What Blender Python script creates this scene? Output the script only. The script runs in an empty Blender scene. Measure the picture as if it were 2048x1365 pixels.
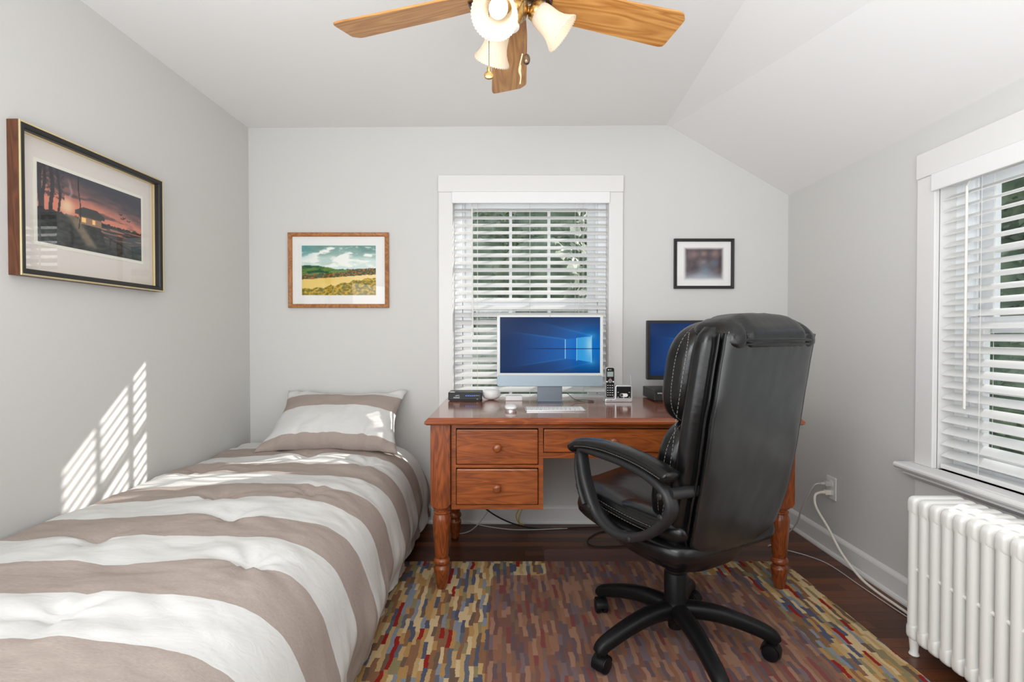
import bpy, bmesh, math, random
from mathutils import Vector, Matrix, noise
R = math.radians
random.seed(7)
sc = bpy.context.scene
COL = sc.collection

# ---------------------------------------------------------------- camera, world, sun, added fill lights, exposure
cam_d = bpy.data.cameras.new('camera'); cam = bpy.data.objects.new('camera', cam_d); COL.objects.link(cam)
cam_d.sensor_width = 36; cam_d.lens = 36 * 1000 / 2048; cam_d.clip_start = .02
cam.location = (0, 0, 1.115); cam.rotation_euler = (R(90 - .8), 0, 0)
cam_d.shift_x = 11 / 2048; cam_d.shift_y = 2.5 / 2048
sc.camera = cam
sc.view_settings.view_transform = 'Standard'; sc.view_settings.look = 'None'
sc.view_settings.exposure = -0.27; sc.view_settings.gamma = 1; sc.view_settings.use_curve_mapping = False
world = bpy.data.worlds.new('sky'); sc.world = world; world.use_nodes = True
bg = world.node_tree.nodes['Background']; bg.inputs[0].default_value = (.80, .90, 1, 1); bg.inputs[1].default_value = 1.25
sun_d = bpy.data.lights.new('sun', 'SUN'); sun_d.energy = 9.0; sun_d.angle = R(.5); sun_d.color = (1, .96, .9)
sun = bpy.data.objects.new('sun', sun_d); COL.objects.link(sun)
sun.rotation_euler = Vector((-1.52, -1, -.93)).to_track_quat('-Z', 'Y').to_euler()

def area(name, loc, tgt, sx, sy, power, color=(1, 1, 1)):
    d = bpy.data.lights.new(name, 'AREA'); d.shape = 'RECTANGLE'; d.size = sx; d.size_y = sy; d.energy = power; d.color = color
    o = bpy.data.objects.new(name, d); COL.objects.link(o); o.location = loc
    o.rotation_euler = (Vector(tgt) - Vector(loc)).to_track_quat('-Z', 'Y').to_euler()
    return o
area('room_fill', (-.75, -1.2, 1.15), (1.5, 2.2, .7), 2.0, 1.7, 34, (.92, .97, 1))  # added soft fill from behind the camera, not a lamp of the room
area('side_fill', (-1.35, .30, 1.05), (1.66, 2.1, .75), 1.1, 1.2, 14, (.98, .99, 1))  # added fill out of frame, brightens the right wall and radiator
area('corner_fill', (-.15, .1, 1.6), (1.66, 2.3, .45), .8, .6, 15, (.95, .98, 1))  # unseen fill added to lift the low right wall past the chair
area('left_wall_fill', (1.35, .25, 1.2), (-1.5, 1.7, .8), 1.0, .9, 5, (1, .99, .97))  # added fill from the right, brightens the left wall and bed
area('ceiling_bounce_fill', (0, -.5, 1.35), (0, -.2, 2.4), 2.4, 1.6, 38, (.95, .98, 1))  # added upward fill, bounces off the ceiling behind the camera
area('bounce_fill', (.1, .3, 1.0), (.1, .9, 3), 2.0, 1.4, 27, (.95, .98, 1))  # added upward fill for the ceiling ahead, no real fixture
sc.cycles.max_bounces = 10; sc.cycles.diffuse_bounces = 5; sc.cycles.glossy_bounces = 4
sc.cycles.transparent_max_bounces = 24; sc.cycles.sample_clamp_indirect = 6
sc.cycles.use_denoising = True

# ---------------------------------------------------------------- materials
def L(c):   # 0-255 sRGB to linear
    return tuple(((v / 255) / 12.92 if v / 255 <= .04045 else ((v / 255 + .055) / 1.055) ** 2.4) for v in c)

class NT:
    def __init__(s, m): s.t = m.node_tree; s.n = s.t.nodes; s.l = s.t.links
    def new(s, ty, **kw):
        n = s.n.new(ty)
        for k, v in kw.items():
            if k in ('inp',):
                for i, x in v.items(): n.inputs[i].default_value = x
            else: setattr(n, k, v)
        return n
    def link(s, a, b): s.l.new(a, b)
    def math(s, op, a, b=None):
        n = s.n.new('ShaderNodeMath'); n.operation = op
        for i, x in enumerate((a, b)):
            if x is None: continue
            if isinstance(x, (int, float)): n.inputs[i].default_value = x
            else: s.link(x, n.inputs[i])
        return n.outputs[0]

def mat(name, color, rough=.5, metal=0, spec=.5, bump=0, bscale=200, bdist=.001, coat=0, emis=0, ecol=None):
    m = bpy.data.materials.new(name); m.use_nodes = True; k = NT(m); p = k.n['Principled BSDF']
    p.inputs['Base Color'].default_value = (*color, 1); p.inputs['Roughness'].default_value = rough
    p.inputs['Metallic'].default_value = metal; p.inputs['Specular IOR Level'].default_value = spec
    p.inputs['Coat Weight'].default_value = coat; p.inputs['Coat Roughness'].default_value = .08
    if emis:
        p.inputs['Emission Color'].default_value = (*(ecol or color), 1); p.inputs['Emission Strength'].default_value = emis
    tc = k.new('ShaderNodeTexCoord'); ns = k.new('ShaderNodeTexNoise', inp={'Scale': bscale, 'Detail': 3})
    k.link(tc.outputs['Object'], ns.inputs['Vector'])
    if bump:
        b = k.new('ShaderNodeBump', inp={'Strength': bump, 'Distance': bdist})
        k.link(ns.outputs['Fac'], b.inputs['Height']); k.link(b.outputs[0], p.inputs['Normal'])
    else:   # slight roughness variation keeps the surface procedural
        mr = k.new('ShaderNodeMapRange', inp={3: max(0, rough - .03), 4: min(1, rough + .03)})
        k.link(ns.outputs['Fac'], mr.inputs[0]); k.link(mr.outputs[0], p.inputs['Roughness'])
    return m

def ramp(k, stops, interp='LINEAR'):
    r = k.new('ShaderNodeValToRGB'); r.color_ramp.interpolation = interp
    e = r.color_ramp.elements
    while len(e) < len(stops): e.new(.5)
    for i, (p, c) in enumerate(stops): e[i].position = p; e[i].color = (*c, 1)
    return r

def wood(name, c1, c2, rough=.35, grain=(1.2, 14, 14), coat=.0, ring=2.2, dark=None, spec=.5, patch=.25):
    """grain: stretch per axis (small = along the grain)"""
    m = bpy.data.materials.new(name); m.use_nodes = True; k = NT(m); p = k.n['Principled BSDF']
    tc = k.new('ShaderNodeTexCoord'); mp = k.new('ShaderNodeMapping'); mp.inputs['Scale'].default_value = grain
    k.link(tc.outputs['Object'], mp.inputs[0])
    n1 = k.new('ShaderNodeTexNoise', inp={'Scale': ring, 'Detail': 2.5, 'Distortion': .6}); k.link(mp.outputs[0], n1.inputs['Vector'])
    w = k.math('MULTIPLY', n1.outputs['Fac'], 9.0); w = k.math('FRACT', w)
    w = k.math('PINGPONG', w, .5); w = k.math('MULTIPLY', w, 2.0)
    n2 = k.new('ShaderNodeTexNoise', inp={'Scale': 9, 'Detail': 4}); k.link(mp.outputs[0], n2.inputs['Vector'])
    f = k.math('ADD', k.math('MULTIPLY', w, .45), k.math('MULTIPLY', n2.outputs['Fac'], .55))
    r = ramp(k, [(.15, c1), (.75, c2)]); k.link(f, r.inputs[0])
    n3 = k.new('ShaderNodeTexNoise', inp={'Scale': 2.3, 'Detail': 2}); k.link(mp.outputs[0], n3.inputs['Vector'])
    mx = k.new('ShaderNodeMix', data_type='RGBA', blend_type='MULTIPLY'); mx.inputs[0].default_value = patch * 2
    k.link(r.outputs[0], mx.inputs[6]); r3 = ramp(k, [(.3, (.55, .45, .4)), (.62, (1, 1, 1))]); k.link(n3.outputs['Fac'], r3.inputs[0])
    k.link(r3.outputs[0], mx.inputs[7]); k.link(mx.outputs[2], p.inputs['Base Color'])
    p.inputs['Roughness'].default_value = rough; p.inputs['Coat Weight'].default_value = coat; p.inputs['Coat Roughness'].default_value = .1
    p.inputs['Specular IOR Level'].default_value = spec
    b = k.new('ShaderNodeBump', inp={'Strength': .15, 'Distance': .0008}); k.link(f, b.inputs['Height']); k.link(b.outputs[0], p.inputs['Normal'])
    return m

def glassmat(name, gloss_tint=(1, 1, 1), trans=(1, 1, 1), ior=1.45, rough=.0):
    m = bpy.data.materials.new(name); m.use_nodes = True; k = NT(m); k.n.remove(k.n['Principled BSDF'])
    out = k.n['Material Output']; t = k.new('ShaderNodeBsdfTransparent'); t.inputs[0].default_value = (*trans, 1)
    g = k.new('ShaderNodeBsdfGlossy', inp={'Roughness': rough}); g.inputs[0].default_value = (*gloss_tint, 1)
    fr = k.new('ShaderNodeFresnel', inp={'IOR': ior}); mx = k.new('ShaderNodeMixShader')
    ge = k.new('ShaderNodeNewGeometry'); fac = k.math('MULTIPLY', fr.outputs[0], k.math('SUBTRACT', 1.0, ge.outputs['Backfacing']))
    k.link(fac, mx.inputs[0]); k.link(t.outputs[0], mx.inputs[1]); k.link(g.outputs[0], mx.inputs[2]); k.link(mx.outputs[0], out.inputs[0])
    return m

def colmat(name, rough=.6, emis=0, spec=.3, base=1.0):
    m = bpy.data.materials.new(name); m.use_nodes = True; k = NT(m); p = k.n['Principled BSDF']
    a = k.new('ShaderNodeAttribute', attribute_name='Col')
    p.inputs['Roughness'].default_value = rough; p.inputs['Specular IOR Level'].default_value = spec
    if emis:
        p.inputs['Base Color'].default_value = (.004, .004, .005, 1)
        k.link(a.outputs['Color'], p.inputs['Emission Color']); p.inputs['Emission Strength'].default_value = emis
    else: k.link(a.outputs['Color'], p.inputs['Base Color'])
    return m

M = {}
M['wall'] = mat('wall_paint', (.625, .618, .600), .75, spec=.2, bump=.06, bscale=300)
M['ceil'] = mat('ceiling_paint', (.80, .795, .785), .85, spec=.15, bump=.05, bscale=260)
M['trim'] = mat('trim_paint', (.73, .72, .705), .35, spec=.4, bump=.03, bscale=120)
M['vinyl'] = mat('window_vinyl', (.88, .90, .92), .35)
M['slat'] = mat('blind_slats', (.78, .78, .77), .4, bump=.05, bscale=60)
M['cord'] = mat('blind_cord', (.72, .70, .66), .7)
M['wand'] = mat('blind_wand', (.78, .76, .72), .4)
M['rad'] = mat('radiator_paint', (.84, .83, .80), .32, bump=.10, bscale=45, bdist=.002)
M['black_pl'] = mat('black_plastic', (.006, .006, .0065), .34, spec=.3, bump=.04, bscale=500)
M['base_pl'] = mat('chair_base_plastic', (.005, .005, .0055), .38, spec=.22, bump=.05, bscale=350)
M['arm_pl'] = mat('chair_arm_plastic', (.016, .016, .017), .42, spec=.35, bump=.06, bscale=400)
M['leather'] = mat('black_leather', (.004, .004, .0043), .27, spec=.4, bump=.35, bscale=22, bdist=.004)
M['leather_back'] = mat('black_leather_panel', (.006, .007, .008), .30, spec=.75, bump=.12, bscale=14, bdist=.004)
M['stitch'] = mat('grey_stitching', (.15, .14, .13), .7)
M['white_pl'] = mat('white_plastic', (.80, .80, .79), .3)
M['silver'] = mat('silver_metal', (.62, .63, .64), .35, metal=.8)
M['imac_chin'] = mat('blue_grey_aluminium', (.30, .37, .42), .38, metal=.35)
M['imac_bezel'] = mat('pale_bezel', (.62, .64, .63), .3)
M['imac_stand'] = mat('grey_aluminium', (.16, .18, .21), .35, metal=.5)
M['brass'] = mat('antique_brass', (.55, .36, .14), .28, metal=1)
M['dkbrass'] = mat('dark_bronze', (.16, .11, .07), .3, metal=.9)
M['gold'] = mat('gold_trim', (.75, .62, .36), .3, metal=.9)
M['black_fr'] = mat('black_frame_paint', (.010, .010, .010), .4)
M['mat_white'] = mat('white_mat_board', (.80, .79, .77), .9)
M['mat_beige'] = mat('beige_mat_board', (.70, .655, .61), .9)
M['cream'] = mat('cream_board', (.78, .76, .68), .9)
M['desk'] = wood('desk_pine', L((118, 58, 26)), L((164, 88, 40)), .3, (1.1, 9, 9), coat=.35, patch=.26)
M['desk_v'] = wood('desk_pine_leg', L((98, 45, 19)), L((156, 80, 34)), .32, (10, 10, 1.2), coat=.3, patch=.26)
M['desk_top'] = wood('desk_pine_top', L((112, 50, 22)), L((150, 78, 38)), .16, (1.0, 8, 8), coat=.6, patch=.12)
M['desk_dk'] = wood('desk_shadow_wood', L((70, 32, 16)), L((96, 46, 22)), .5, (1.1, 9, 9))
M['oak'] = wood('oak_blade', L((150, 94, 42)), L((192, 140, 78)), .35, (1.0, 9, 9), ring=1.6, patch=.05)
M['frame_oak'] = wood('oak_frame', L((138, 82, 38)), L((178, 120, 66)), .4, (7, 7, 7), ring=1.5, patch=.1)
M['frame_walnut'] = wood('walnut_frame', L((72, 38, 20)), L((104, 60, 34)), .4, (8, 8, 1.3), ring=1.5, patch=.1)
M['glass'] = glassmat('window_glass')
M['picglass'] = glassmat('picture_glass', ior=1.5, rough=.005)
M['cable_w'] = mat('white_cable', (.74, .70, .62), .5)
M['cable_g'] = mat('grey_cable', (.48, .47, .46), .5)
M['cable_k'] = mat('black_cable', (.012, .012, .012), .5)
M['cable_y'] = mat('yellow_cable', (.62, .42, .04), .5)
M['bulb'] = mat('lit_bulb', (1, .95, .85), .5, emis=1.3, ecol=(1, .86, .66))
M['screen_lcd'] = mat('grey_lcd', (.30, .36, .34), .3)
M['dkgrey'] = mat('dark_grey_plastic', (.05, .05, .055), .4)
M['blue_led'] = mat('blue_led', (.1, .25, .9), .4, emis=.35, ecol=(.15, .3, 1))
M['white_print'] = mat('white_print', (.75, .75, .75), .6)
M['red_print'] = mat('red_print', (.6, .05, .06), .6)
M['bark'] = mat('tree_bark', (.10, .075, .055), .9, bump=.5, bscale=20, bdist=.02)

def shade_mat():
    m = bpy.data.materials.new('frosted_glass_shade'); m.use_nodes = True; k = NT(m); p = k.n['Principled BSDF']
    p.inputs['Base Color'].default_value = (.70, .655, .59, 1); p.inputs['Roughness'].default_value = .3
    tr = k.new('ShaderNodeBsdfTranslucent'); tr.inputs[0].default_value = (.95, .86, .72, 1)
    mx = k.new('ShaderNodeMixShader', inp={0: .45}); k.link(p.outputs[0], mx.inputs[1]); k.link(tr.outputs[0], mx.inputs[2])
    p.inputs['Emission Color'].default_value = (1, .86, .68, 1); p.inputs['Emission Strength'].default_value = .03
    k.link(mx.outputs[0], k.n['Material Output'].inputs[0]); return m
M['shade'] = shade_mat()

def floor_mat():
    m = bpy.data.materials.new('dark_floor_boards'); m.use_nodes = True; k = NT(m); p = k.n['Principled BSDF']
    tc = k.new('ShaderNodeTexCoord'); sp = k.new('ShaderNodeSeparateXYZ'); k.link(tc.outputs['Object'], sp.inputs[0])
    row = k.math('FLOOR', k.math('DIVIDE', sp.outputs[1], .057))
    wn = k.new('ShaderNodeTexWhiteNoise', noise_dimensions='1D'); k.link(row, wn.inputs['W'])
    xx = k.math('ADD', sp.outputs[0], k.math('MULTIPLY', wn.outputs['Value'], 3.0))
    pl = k.math('FLOOR', k.math('DIVIDE', xx, .9))
    cb = k.new('ShaderNodeCombineXYZ'); k.link(row, cb.inputs[0]); k.link(pl, cb.inputs[1])
    w2 = k.new('ShaderNodeTexWhiteNoise', noise_dimensions='2D'); k.link(cb.outputs[0], w2.inputs['Vector'])
    mp = k.new('ShaderNodeMapping'); mp.inputs['Scale'].default_value = (2, 40, 1); k.link(tc.outputs['Object'], mp.inputs[0])
    n = k.new('ShaderNodeTexNoise', inp={'Scale': 2.2, 'Detail': 5}); k.link(mp.outputs[0], n.inputs['Vector'])
    f = k.math('ADD', k.math('MULTIPLY', w2.outputs['Value'], .55), k.math('MULTIPLY', n.outputs['Fac'], .5))
    r = ramp(k, [(.15, L((52, 24, 12))), (.85, L((112, 62, 34)))]); k.link(f, r.inputs[0])
    # joints
    fy = k.math('FRACT', k.math('DIVIDE', sp.outputs[1], .057)); e = k.math('LESS_THAN', fy, .045)
    fx = k.math('FRACT', k.math('DIVIDE', xx, .9)); e2 = k.math('LESS_THAN', fx, .003)
    ee = k.math('MAXIMUM', e, e2)
    mx = k.new('ShaderNodeMix', data_type='RGBA'); k.link(ee, mx.inputs[0]); k.link(r.outputs[0], mx.inputs[6]); mx.inputs[7].default_value = (.008, .004, .003, 1)
    k.link(mx.outputs[2], p.inputs['Base Color']); p.inputs['Roughness'].default_value = .33
    b = k.new('ShaderNodeBump', inp={'Strength': .4, 'Distance': .002}); b.invert = True
    k.link(ee, b.inputs['Height']); k.link(b.outputs[0], p.inputs['Normal'])
    return m
M['floor'] = floor_mat()

def rug_mat():
    m = bpy.data.materials.new('multicolour_rug'); m.use_nodes = True; k = NT(m); p = k.n['Principled BSDF']
    tc = k.new('ShaderNodeTexCoord')
    nz = k.new('ShaderNodeTexNoise', inp={'Scale': 130, 'Detail': 1}); k.link(tc.outputs['Object'], nz.inputs['Vector'])
    nd = k.new('ShaderNodeTexNoise', inp={'Scale': 16, 'Detail': 1}); k.link(tc.outputs['Object'], nd.inputs['Vector'])
    sp = k.new('ShaderNodeSeparateXYZ'); k.link(tc.outputs['Object'], sp.inputs[0])
    jx = k.math('ADD', k.math('MULTIPLY', k.math('SUBTRACT', nz.outputs['Fac'], .5), .006), k.math('MULTIPLY', k.math('SUBTRACT', nd.outputs['Fac'], .5), .020))
    X = k.math('ADD', sp.outputs[0], jx)
    cx = k.math('FLOOR', k.math('DIVIDE', X, .0155))
    w1 = k.new('ShaderNodeTexWhiteNoise', noise_dimensions='1D'); k.link(cx, w1.inputs['W'])
    Y = k.math('ADD', sp.outputs[1], k.math('MULTIPLY', w1.outputs['Value'], 5))
    # nudged cell lengths
    nl = k.new('ShaderNodeTexNoise', inp={'Scale': 1, 'Detail': 0}); cv = k.new('ShaderNodeCombineXYZ')
    k.link(k.math('MULTIPLY', cx, 7.3), cv.inputs[0]); k.link(k.math('MULTIPLY', Y, 9), cv.inputs[1]); k.link(cv.outputs[0], nl.inputs['Vector'])
    Y2 = k.math('ADD', Y, k.math('MULTIPLY', nl.outputs['Fac'], .11))
    cy = k.math('FLOOR', k.math('DIVIDE', Y2, .082))
    cc = k.new('ShaderNodeCombineXYZ'); k.link(cx, cc.inputs[0]); k.link(cy, cc.inputs[1])
    w2 = k.new('ShaderNodeTexWhiteNoise', noise_dimensions='2D'); k.link(cc.outputs[0], w2.inputs['Vector'])
    c = [(0, L((200, 176, 136))), (.18, L((172, 134, 84))), (.32, L((134, 98, 72))), (.46, L((82, 86, 104))), (.55, L((130, 136, 146))),
         (.64, L((142, 40, 34))), (.69, L((138, 126, 94))), (.79, L((184, 154, 108))), (.88, L((108, 88, 74))), (.95, L((96, 100, 112)))]
    r = ramp(k, c, 'CONSTANT'); k.link(w2.outputs['Value'], r.inputs[0])
    n3 = k.new('ShaderNodeTexNoise', inp={'Scale': 420, 'Detail': 2}); k.link(tc.outputs['Object'], n3.inputs['Vector'])
    mr = k.new('ShaderNodeMapRange', inp={3: .72, 4: 1.2}); k.link(n3.outputs['Fac'], mr.inputs[0])
    mx = k.new('ShaderNodeMix', data_type='RGBA', blend_type='MULTIPLY'); mx.inputs[0].default_value = 1
    k.link(r.outputs[0], mx.inputs[6]); k.link(mr.outputs[0], mx.inputs[7]); k.link(mx.outputs[2], p.inputs['Base Color'])
    p.inputs['Roughness'].default_value = .95; p.inputs['Specular IOR Level'].default_value = .1
    b = k.new('ShaderNodeBump', inp={'Strength': .6, 'Distance': .004}); k.link(n3.outputs['Fac'], b.inputs['Height']); k.link(b.outputs[0], p.inputs['Normal'])
    return m
M['rug'] = rug_mat()

def matmat():   # clear vinyl chair mat: see-through with a mauve cast and a soft sheen
    m = bpy.data.materials.new('clear_vinyl_mat'); m.use_nodes = True; k = NT(m); p = k.n['Principled BSDF']
    p.inputs['Base Color'].default_value = (.30, .20, .18, 1); p.inputs['Roughness'].default_value = .28
    t = k.new('ShaderNodeBsdfTransparent'); t.inputs[0].default_value = (.95, .87, .87, 1)
    tc = k.new('ShaderNodeTexCoord'); v = k.new('ShaderNodeTexVoronoi', inp={'Scale': 90}); k.link(tc.outputs['Object'], v.inputs['Vector'])
    b = k.new('ShaderNodeBump', inp={'Strength': .12, 'Distance': .001}); k.link(v.outputs['Distance'], b.inputs['Height']); k.link(b.outputs[0], p.inputs['Normal'])
    mx = k.new('ShaderNodeMixShader', inp={0: .19}); k.link(t.outputs[0], mx.inputs[1]); k.link(p.outputs[0], mx.inputs[2])
    k.link(mx.outputs[0], k.n['Material Output'].inputs[0]); return m
M['chairmat'] = matmat()

def stripe_mat(name, thresholds=None):
    """white / taupe stripes by the cloth's own length (UV v, metres)"""
    m = bpy.data.materials.new(name); m.use_nodes = True; k = NT(m); p = k.n['Principled BSDF']
    uv = k.new('ShaderNodeUVMap', uv_map='UVMap'); sp = k.new('ShaderNodeSeparateXYZ'); k.link(uv.outputs[0], sp.inputs[0])
    nz = k.new('ShaderNodeTexNoise', inp={'Scale': 9, 'Detail': 3}); k.link(uv.outputs[0], nz.inputs['Vector'])
    if thresholds is None:
        V = k.math('ADD', sp.outputs[1], k.math('MULTIPLY', k.math('SUBTRACT', nz.outputs['Fac'], .5), .012))
        f = k.math('LESS_THAN', k.math('FRACT', k.math('DIVIDE', k.math('SUBTRACT', V, 1.80 - 3.36), .336)), .5)
    else:
        f = None
        for a, b_ in thresholds:
            g = k.math('MULTIPLY', k.math('GREATER_THAN', sp.outputs[1], a), k.math('LESS_THAN', sp.outputs[1], b_))
            f = g if f is None else k.math('ADD', f, g)
    mp = k.new('ShaderNodeMapping'); mp.inputs['Scale'].default_value = (90, 900, 1); k.link(uv.outputs[0], mp.inputs[0])
    th = k.new('ShaderNodeTexNoise', inp={'Scale': 1, 'Detail': 2}); k.link(mp.outputs[0], th.inputs['Vector'])
    tp = ramp(k, [(.2, L((148, 135, 128))), (.8, L((172, 160, 152)))]); k.link(th.outputs['Fac'], tp.inputs[0])
    mx = k.new('ShaderNodeMix', data_type='RGBA'); k.link(f, mx.inputs[0]); mx.inputs[6].default_value = (.61, .605, .59, 1); k.link(tp.outputs[0], mx.inputs[7])
    k.link(mx.outputs[2], p.inputs['Base Color']); p.inputs['Roughness'].default_value = .9; p.inputs['Specular IOR Level'].default_value = .15
    w = k.new('ShaderNodeTexNoise', inp={'Scale': 26, 'Detail': 4, 'Distortion': 1.2}); mp2 = k.new('ShaderNodeMapping'); mp2.inputs['Scale'].default_value = (.45, 1.3, 1)
    mp2.inputs['Rotation'].default_value = (0, 0, .35)
    k.link(uv.outputs[0], mp2.inputs[0]); k.link(mp2.outputs[0], w.inputs['Vector'])
    b = k.new('ShaderNodeBump', inp={'Strength': .22, 'Distance': .008}); k.link(w.outputs['Fac'], b.inputs['Height']); k.link(b.outputs[0], p.inputs['Normal'])
    return m
M['comforter'] = stripe_mat('striped_comforter_cloth')
M['pillow'] = stripe_mat('striped_pillow_cloth', [(-.1, .12), (.58, .86)])

def leaf_mat():
    m = bpy.data.materials.new('tree_leaves'); m.use_nodes = True; k = NT(m); p = k.n['Principled BSDF']
    tc = k.new('ShaderNodeTexCoord'); n = k.new('ShaderNodeTexNoise', inp={'Scale': 2.2, 'Detail': 6}); k.link(tc.outputs['Object'], n.inputs['Vector'])
    r = ramp(k, [(.3, (.08, .12, .075)), (.55, (.20, .26, .16)), (.75, (.38, .42, .28))]); k.link(n.outputs['Fac'], r.inputs[0])
    k.link(r.outputs[0], p.inputs['Base Color']); p.inputs['Roughness'].default_value = .6; return m
M['leaf'] = leaf_mat()
M['grass'] = mat('lawn', (.10, .15, .06), .9, bump=.5, bscale=30, bdist=.03)

# ---------------------------------------------------------------- mesh helpers
def link(name, me, parent=None):
    o = bpy.data.objects.new(name, me); COL.objects.link(o)
    if parent: o.parent = parent
    return o
def obj(name, bm, m, parent=None, smooth=True, angle=40):
    bmesh.ops.recalc_face_normals(bm, faces=bm.faces)
    me = bpy.data.meshes.new(name); bm.to_mesh(me); bm.free()
    me.materials.append(M[m] if isinstance(m, str) else m)
    o = link(name, me, parent)
    if smooth:
        me.shade_smooth()
        if angle < 180: me.set_sharp_from_angle(angle=R(angle))
    return o
def tag(o, label=None, cat=None, group=None, kind=None):
    if label: o['label'] = label
    if cat: o['category'] = cat
    if group: o['group'] = group
    if kind: o['kind'] = kind
    return o
def thing(name, label, cat, loc=(0, 0, 0), rz=0, group=None):
    o = bpy.data.objects.new(name, None); COL.objects.link(o); o.empty_display_size = .05
    o.location = loc; o.rotation_euler = (0, 0, rz); return tag(o, label, cat, group)
def struct(o, label=None): return tag(o, label, None, None, 'structure')
NB = bmesh.new
def merge(bm, b2, mtx=None):
    if mtx is not None: bmesh.ops.transform(b2, matrix=mtx, verts=b2.verts)
    me = bpy.data.meshes.new('tmp'); b2.to_mesh(me); b2.free(); bm.from_mesh(me); bpy.data.meshes.remove(me)
def box(bm, x0, x1, y0, y1, z0, z1, bev=0, seg=2, mtx=None):
    b = bmesh.new(); bmesh.ops.create_cube(b, size=1)
    for v in b.verts: v.co = ((x0 + x1) / 2 + v.co.x * (x1 - x0), (y0 + y1) / 2 + v.co.y * (y1 - y0), (z0 + z1) / 2 + v.co.z * (z1 - z0))
    if bev: bmesh.ops.bevel(b, geom=b.edges[:], offset=bev, segments=seg, profile=.5, affect='EDGES')
    merge(bm, b, mtx); return bm
def prism(bm, pts, z0, z1, bev=0, seg=2, mtx=None):
    """2-D outline in xy lifted from z0 to z1"""
    b = bmesh.new(); vs = [b.verts.new((x, y, z0)) for x, y in pts]; f = b.faces.new(vs)
    r = bmesh.ops.extrude_face_region(b, geom=[f]); vv = [g for g in r['geom'] if isinstance(g, bmesh.types.BMVert)]
    bmesh.ops.translate(b, verts=vv, vec=(0, 0, z1 - z0))
    if bev:
        es = [e for e in b.edges if abs(e.verts[0].co.z - e.verts[1].co.z) < 1e-6]
        bmesh.ops.bevel(b, geom=es, offset=bev, segments=seg, profile=.5, affect='EDGES')
    merge(bm, b, mtx); return bm
XZ = Matrix(((1, 0, 0, 0), (0, 0, 1, 0), (0, 1, 0, 0), (0, 0, 0, 1)))      # outline (x,z), depth along y
YZ = Matrix(((0, 0, 1, 0), (1, 0, 0, 0), (0, 1, 0, 0), (0, 0, 0, 1)))      # outline (y,z), depth along x
def rrect(w, h, r, n=5, cx=0, cy=0):
    p = []
    for k, (sx, sy) in enumerate(((1, 1), (-1, 1), (-1, -1), (1, -1))):
        for i in range(n + 1):
            a = R(90 * k + 90 * i / n); p.append((cx + sx * (w / 2 - r) + r * math.cos(a), cy + sy * (h / 2 - r) + r * math.sin(a)))
    return p
def lathe(bm, prof, n=28, mtx=None, cap=True):
    b = bmesh.new(); rings = []
    for r, z in prof:
        r = max(r, 1e-4); rings.append([b.verts.new((r * math.cos(2 * math.pi * i / n), r * math.sin(2 * math.pi * i / n), z)) for i in range(n)])
    for a, c in zip(rings, rings[1:]):
        for i in range(n): b.faces.new((a[i], a[(i + 1) % n], c[(i + 1) % n], c[i]))
    if cap: b.faces.new(rings[0]); b.faces.new(rings[-1])
    merge(bm, b, mtx); return bm
def cyl(bm, p0, p1, r, n=16, r1=None):
    p0, p1 = Vector(p0), Vector(p1); d = p1 - p0; q = d.to_track_quat('Z', 'Y').to_matrix().to_4x4(); q.translation = p0
    return lathe(bm, [(r, 0), (r if r1 is None else r1, d.length)], n, q)
def catmull(pts, sub=6, closed=False):
    P = [Vector(p) for p in pts]; n = len(P); out = []
    for i in range(n if closed else n - 1):
        if closed: a, b, c, d = P[i - 1], P[i], P[(i + 1) % n], P[(i + 2) % n]
        else: a, b, c, d = P[max(i - 1, 0)], P[i], P[i + 1], P[min(i + 2, n - 1)]
        for k in range(sub):
            t = k / sub
            out.append(.5 * (2 * b + (c - a) * t + (2 * a - 5 * b + 4 * c - d) * t * t + (3 * b - a - 3 * c + d) * t ** 3))
    if not closed: out.append(P[-1])
    return out
def tube(bm, pts, r, n=8, sub=6, closed=False, ry=None, up=None, sq=2.0):
    """sweep of an ellipse / rounded box (sq>2); r may be a function of t; up fixes the section's second axis"""
    C = catmull(pts, sub, closed) if sub > 1 else [Vector(p) for p in pts]
    b = bmesh.new(); rings = []; N = len(C); prev = None
    for i, c in enumerate(C):
        if closed: t = (C[(i + 1) % N] - C[i - 1]).normalized()
        else: t = (C[min(i + 1, N - 1)] - C[max(i - 1, 0)]).normalized()
        if up is not None: a = Vector(up); a = (a - t * a.dot(t)).normalized()
        else:
            a = prev if prev is not None else (Vector((0, 0, 1)) if abs(t.z) < .9 else Vector((1, 0, 0)))
            a = (a - t * a.dot(t)).normalized()
        prev = a; s = t.cross(a)
        u = i / max(1, N - 1); ra = r(u) if callable(r) else r; rb = ra if ry is None else (ry(u) if callable(ry) else ry)
        ring = []
        for k in range(n):
            an = 2 * math.pi * (k + .5) / n; ca, sa = math.cos(an), math.sin(an)
            f = (abs(ca) ** sq + abs(sa) ** sq) ** (-1 / sq)
            ring.append(b.verts.new(c + s * (ra * ca * f) + a * (rb * sa * f)))
        rings.append(ring)
    pairs = list(zip(rings, rings[1:])) + ([(rings[-1], rings[0])] if closed else [])
    for p, q in pairs:
        for k in range(n): b.faces.new((p[k], p[(k + 1) % n], q[(k + 1) % n], q[k]))
    if not closed: b.faces.new(rings[0]); b.faces.new(rings[-1])
    merge(bm, b); return bm
def loft(bm, rings, caps=True, mtx=None):
    b = bmesh.new(); V = [[b.verts.new(p) for p in r] for r in rings]; n = len(V[0])
    for a, c in zip(V, V[1:]):
        for k in range(n): b.faces.new((a[k], a[(k + 1) % n], c[(k + 1) % n], c[k]))
    if caps: b.faces.new(V[0]); b.faces.new(V[-1])
    merge(bm, b, mtx); return bm
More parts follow.
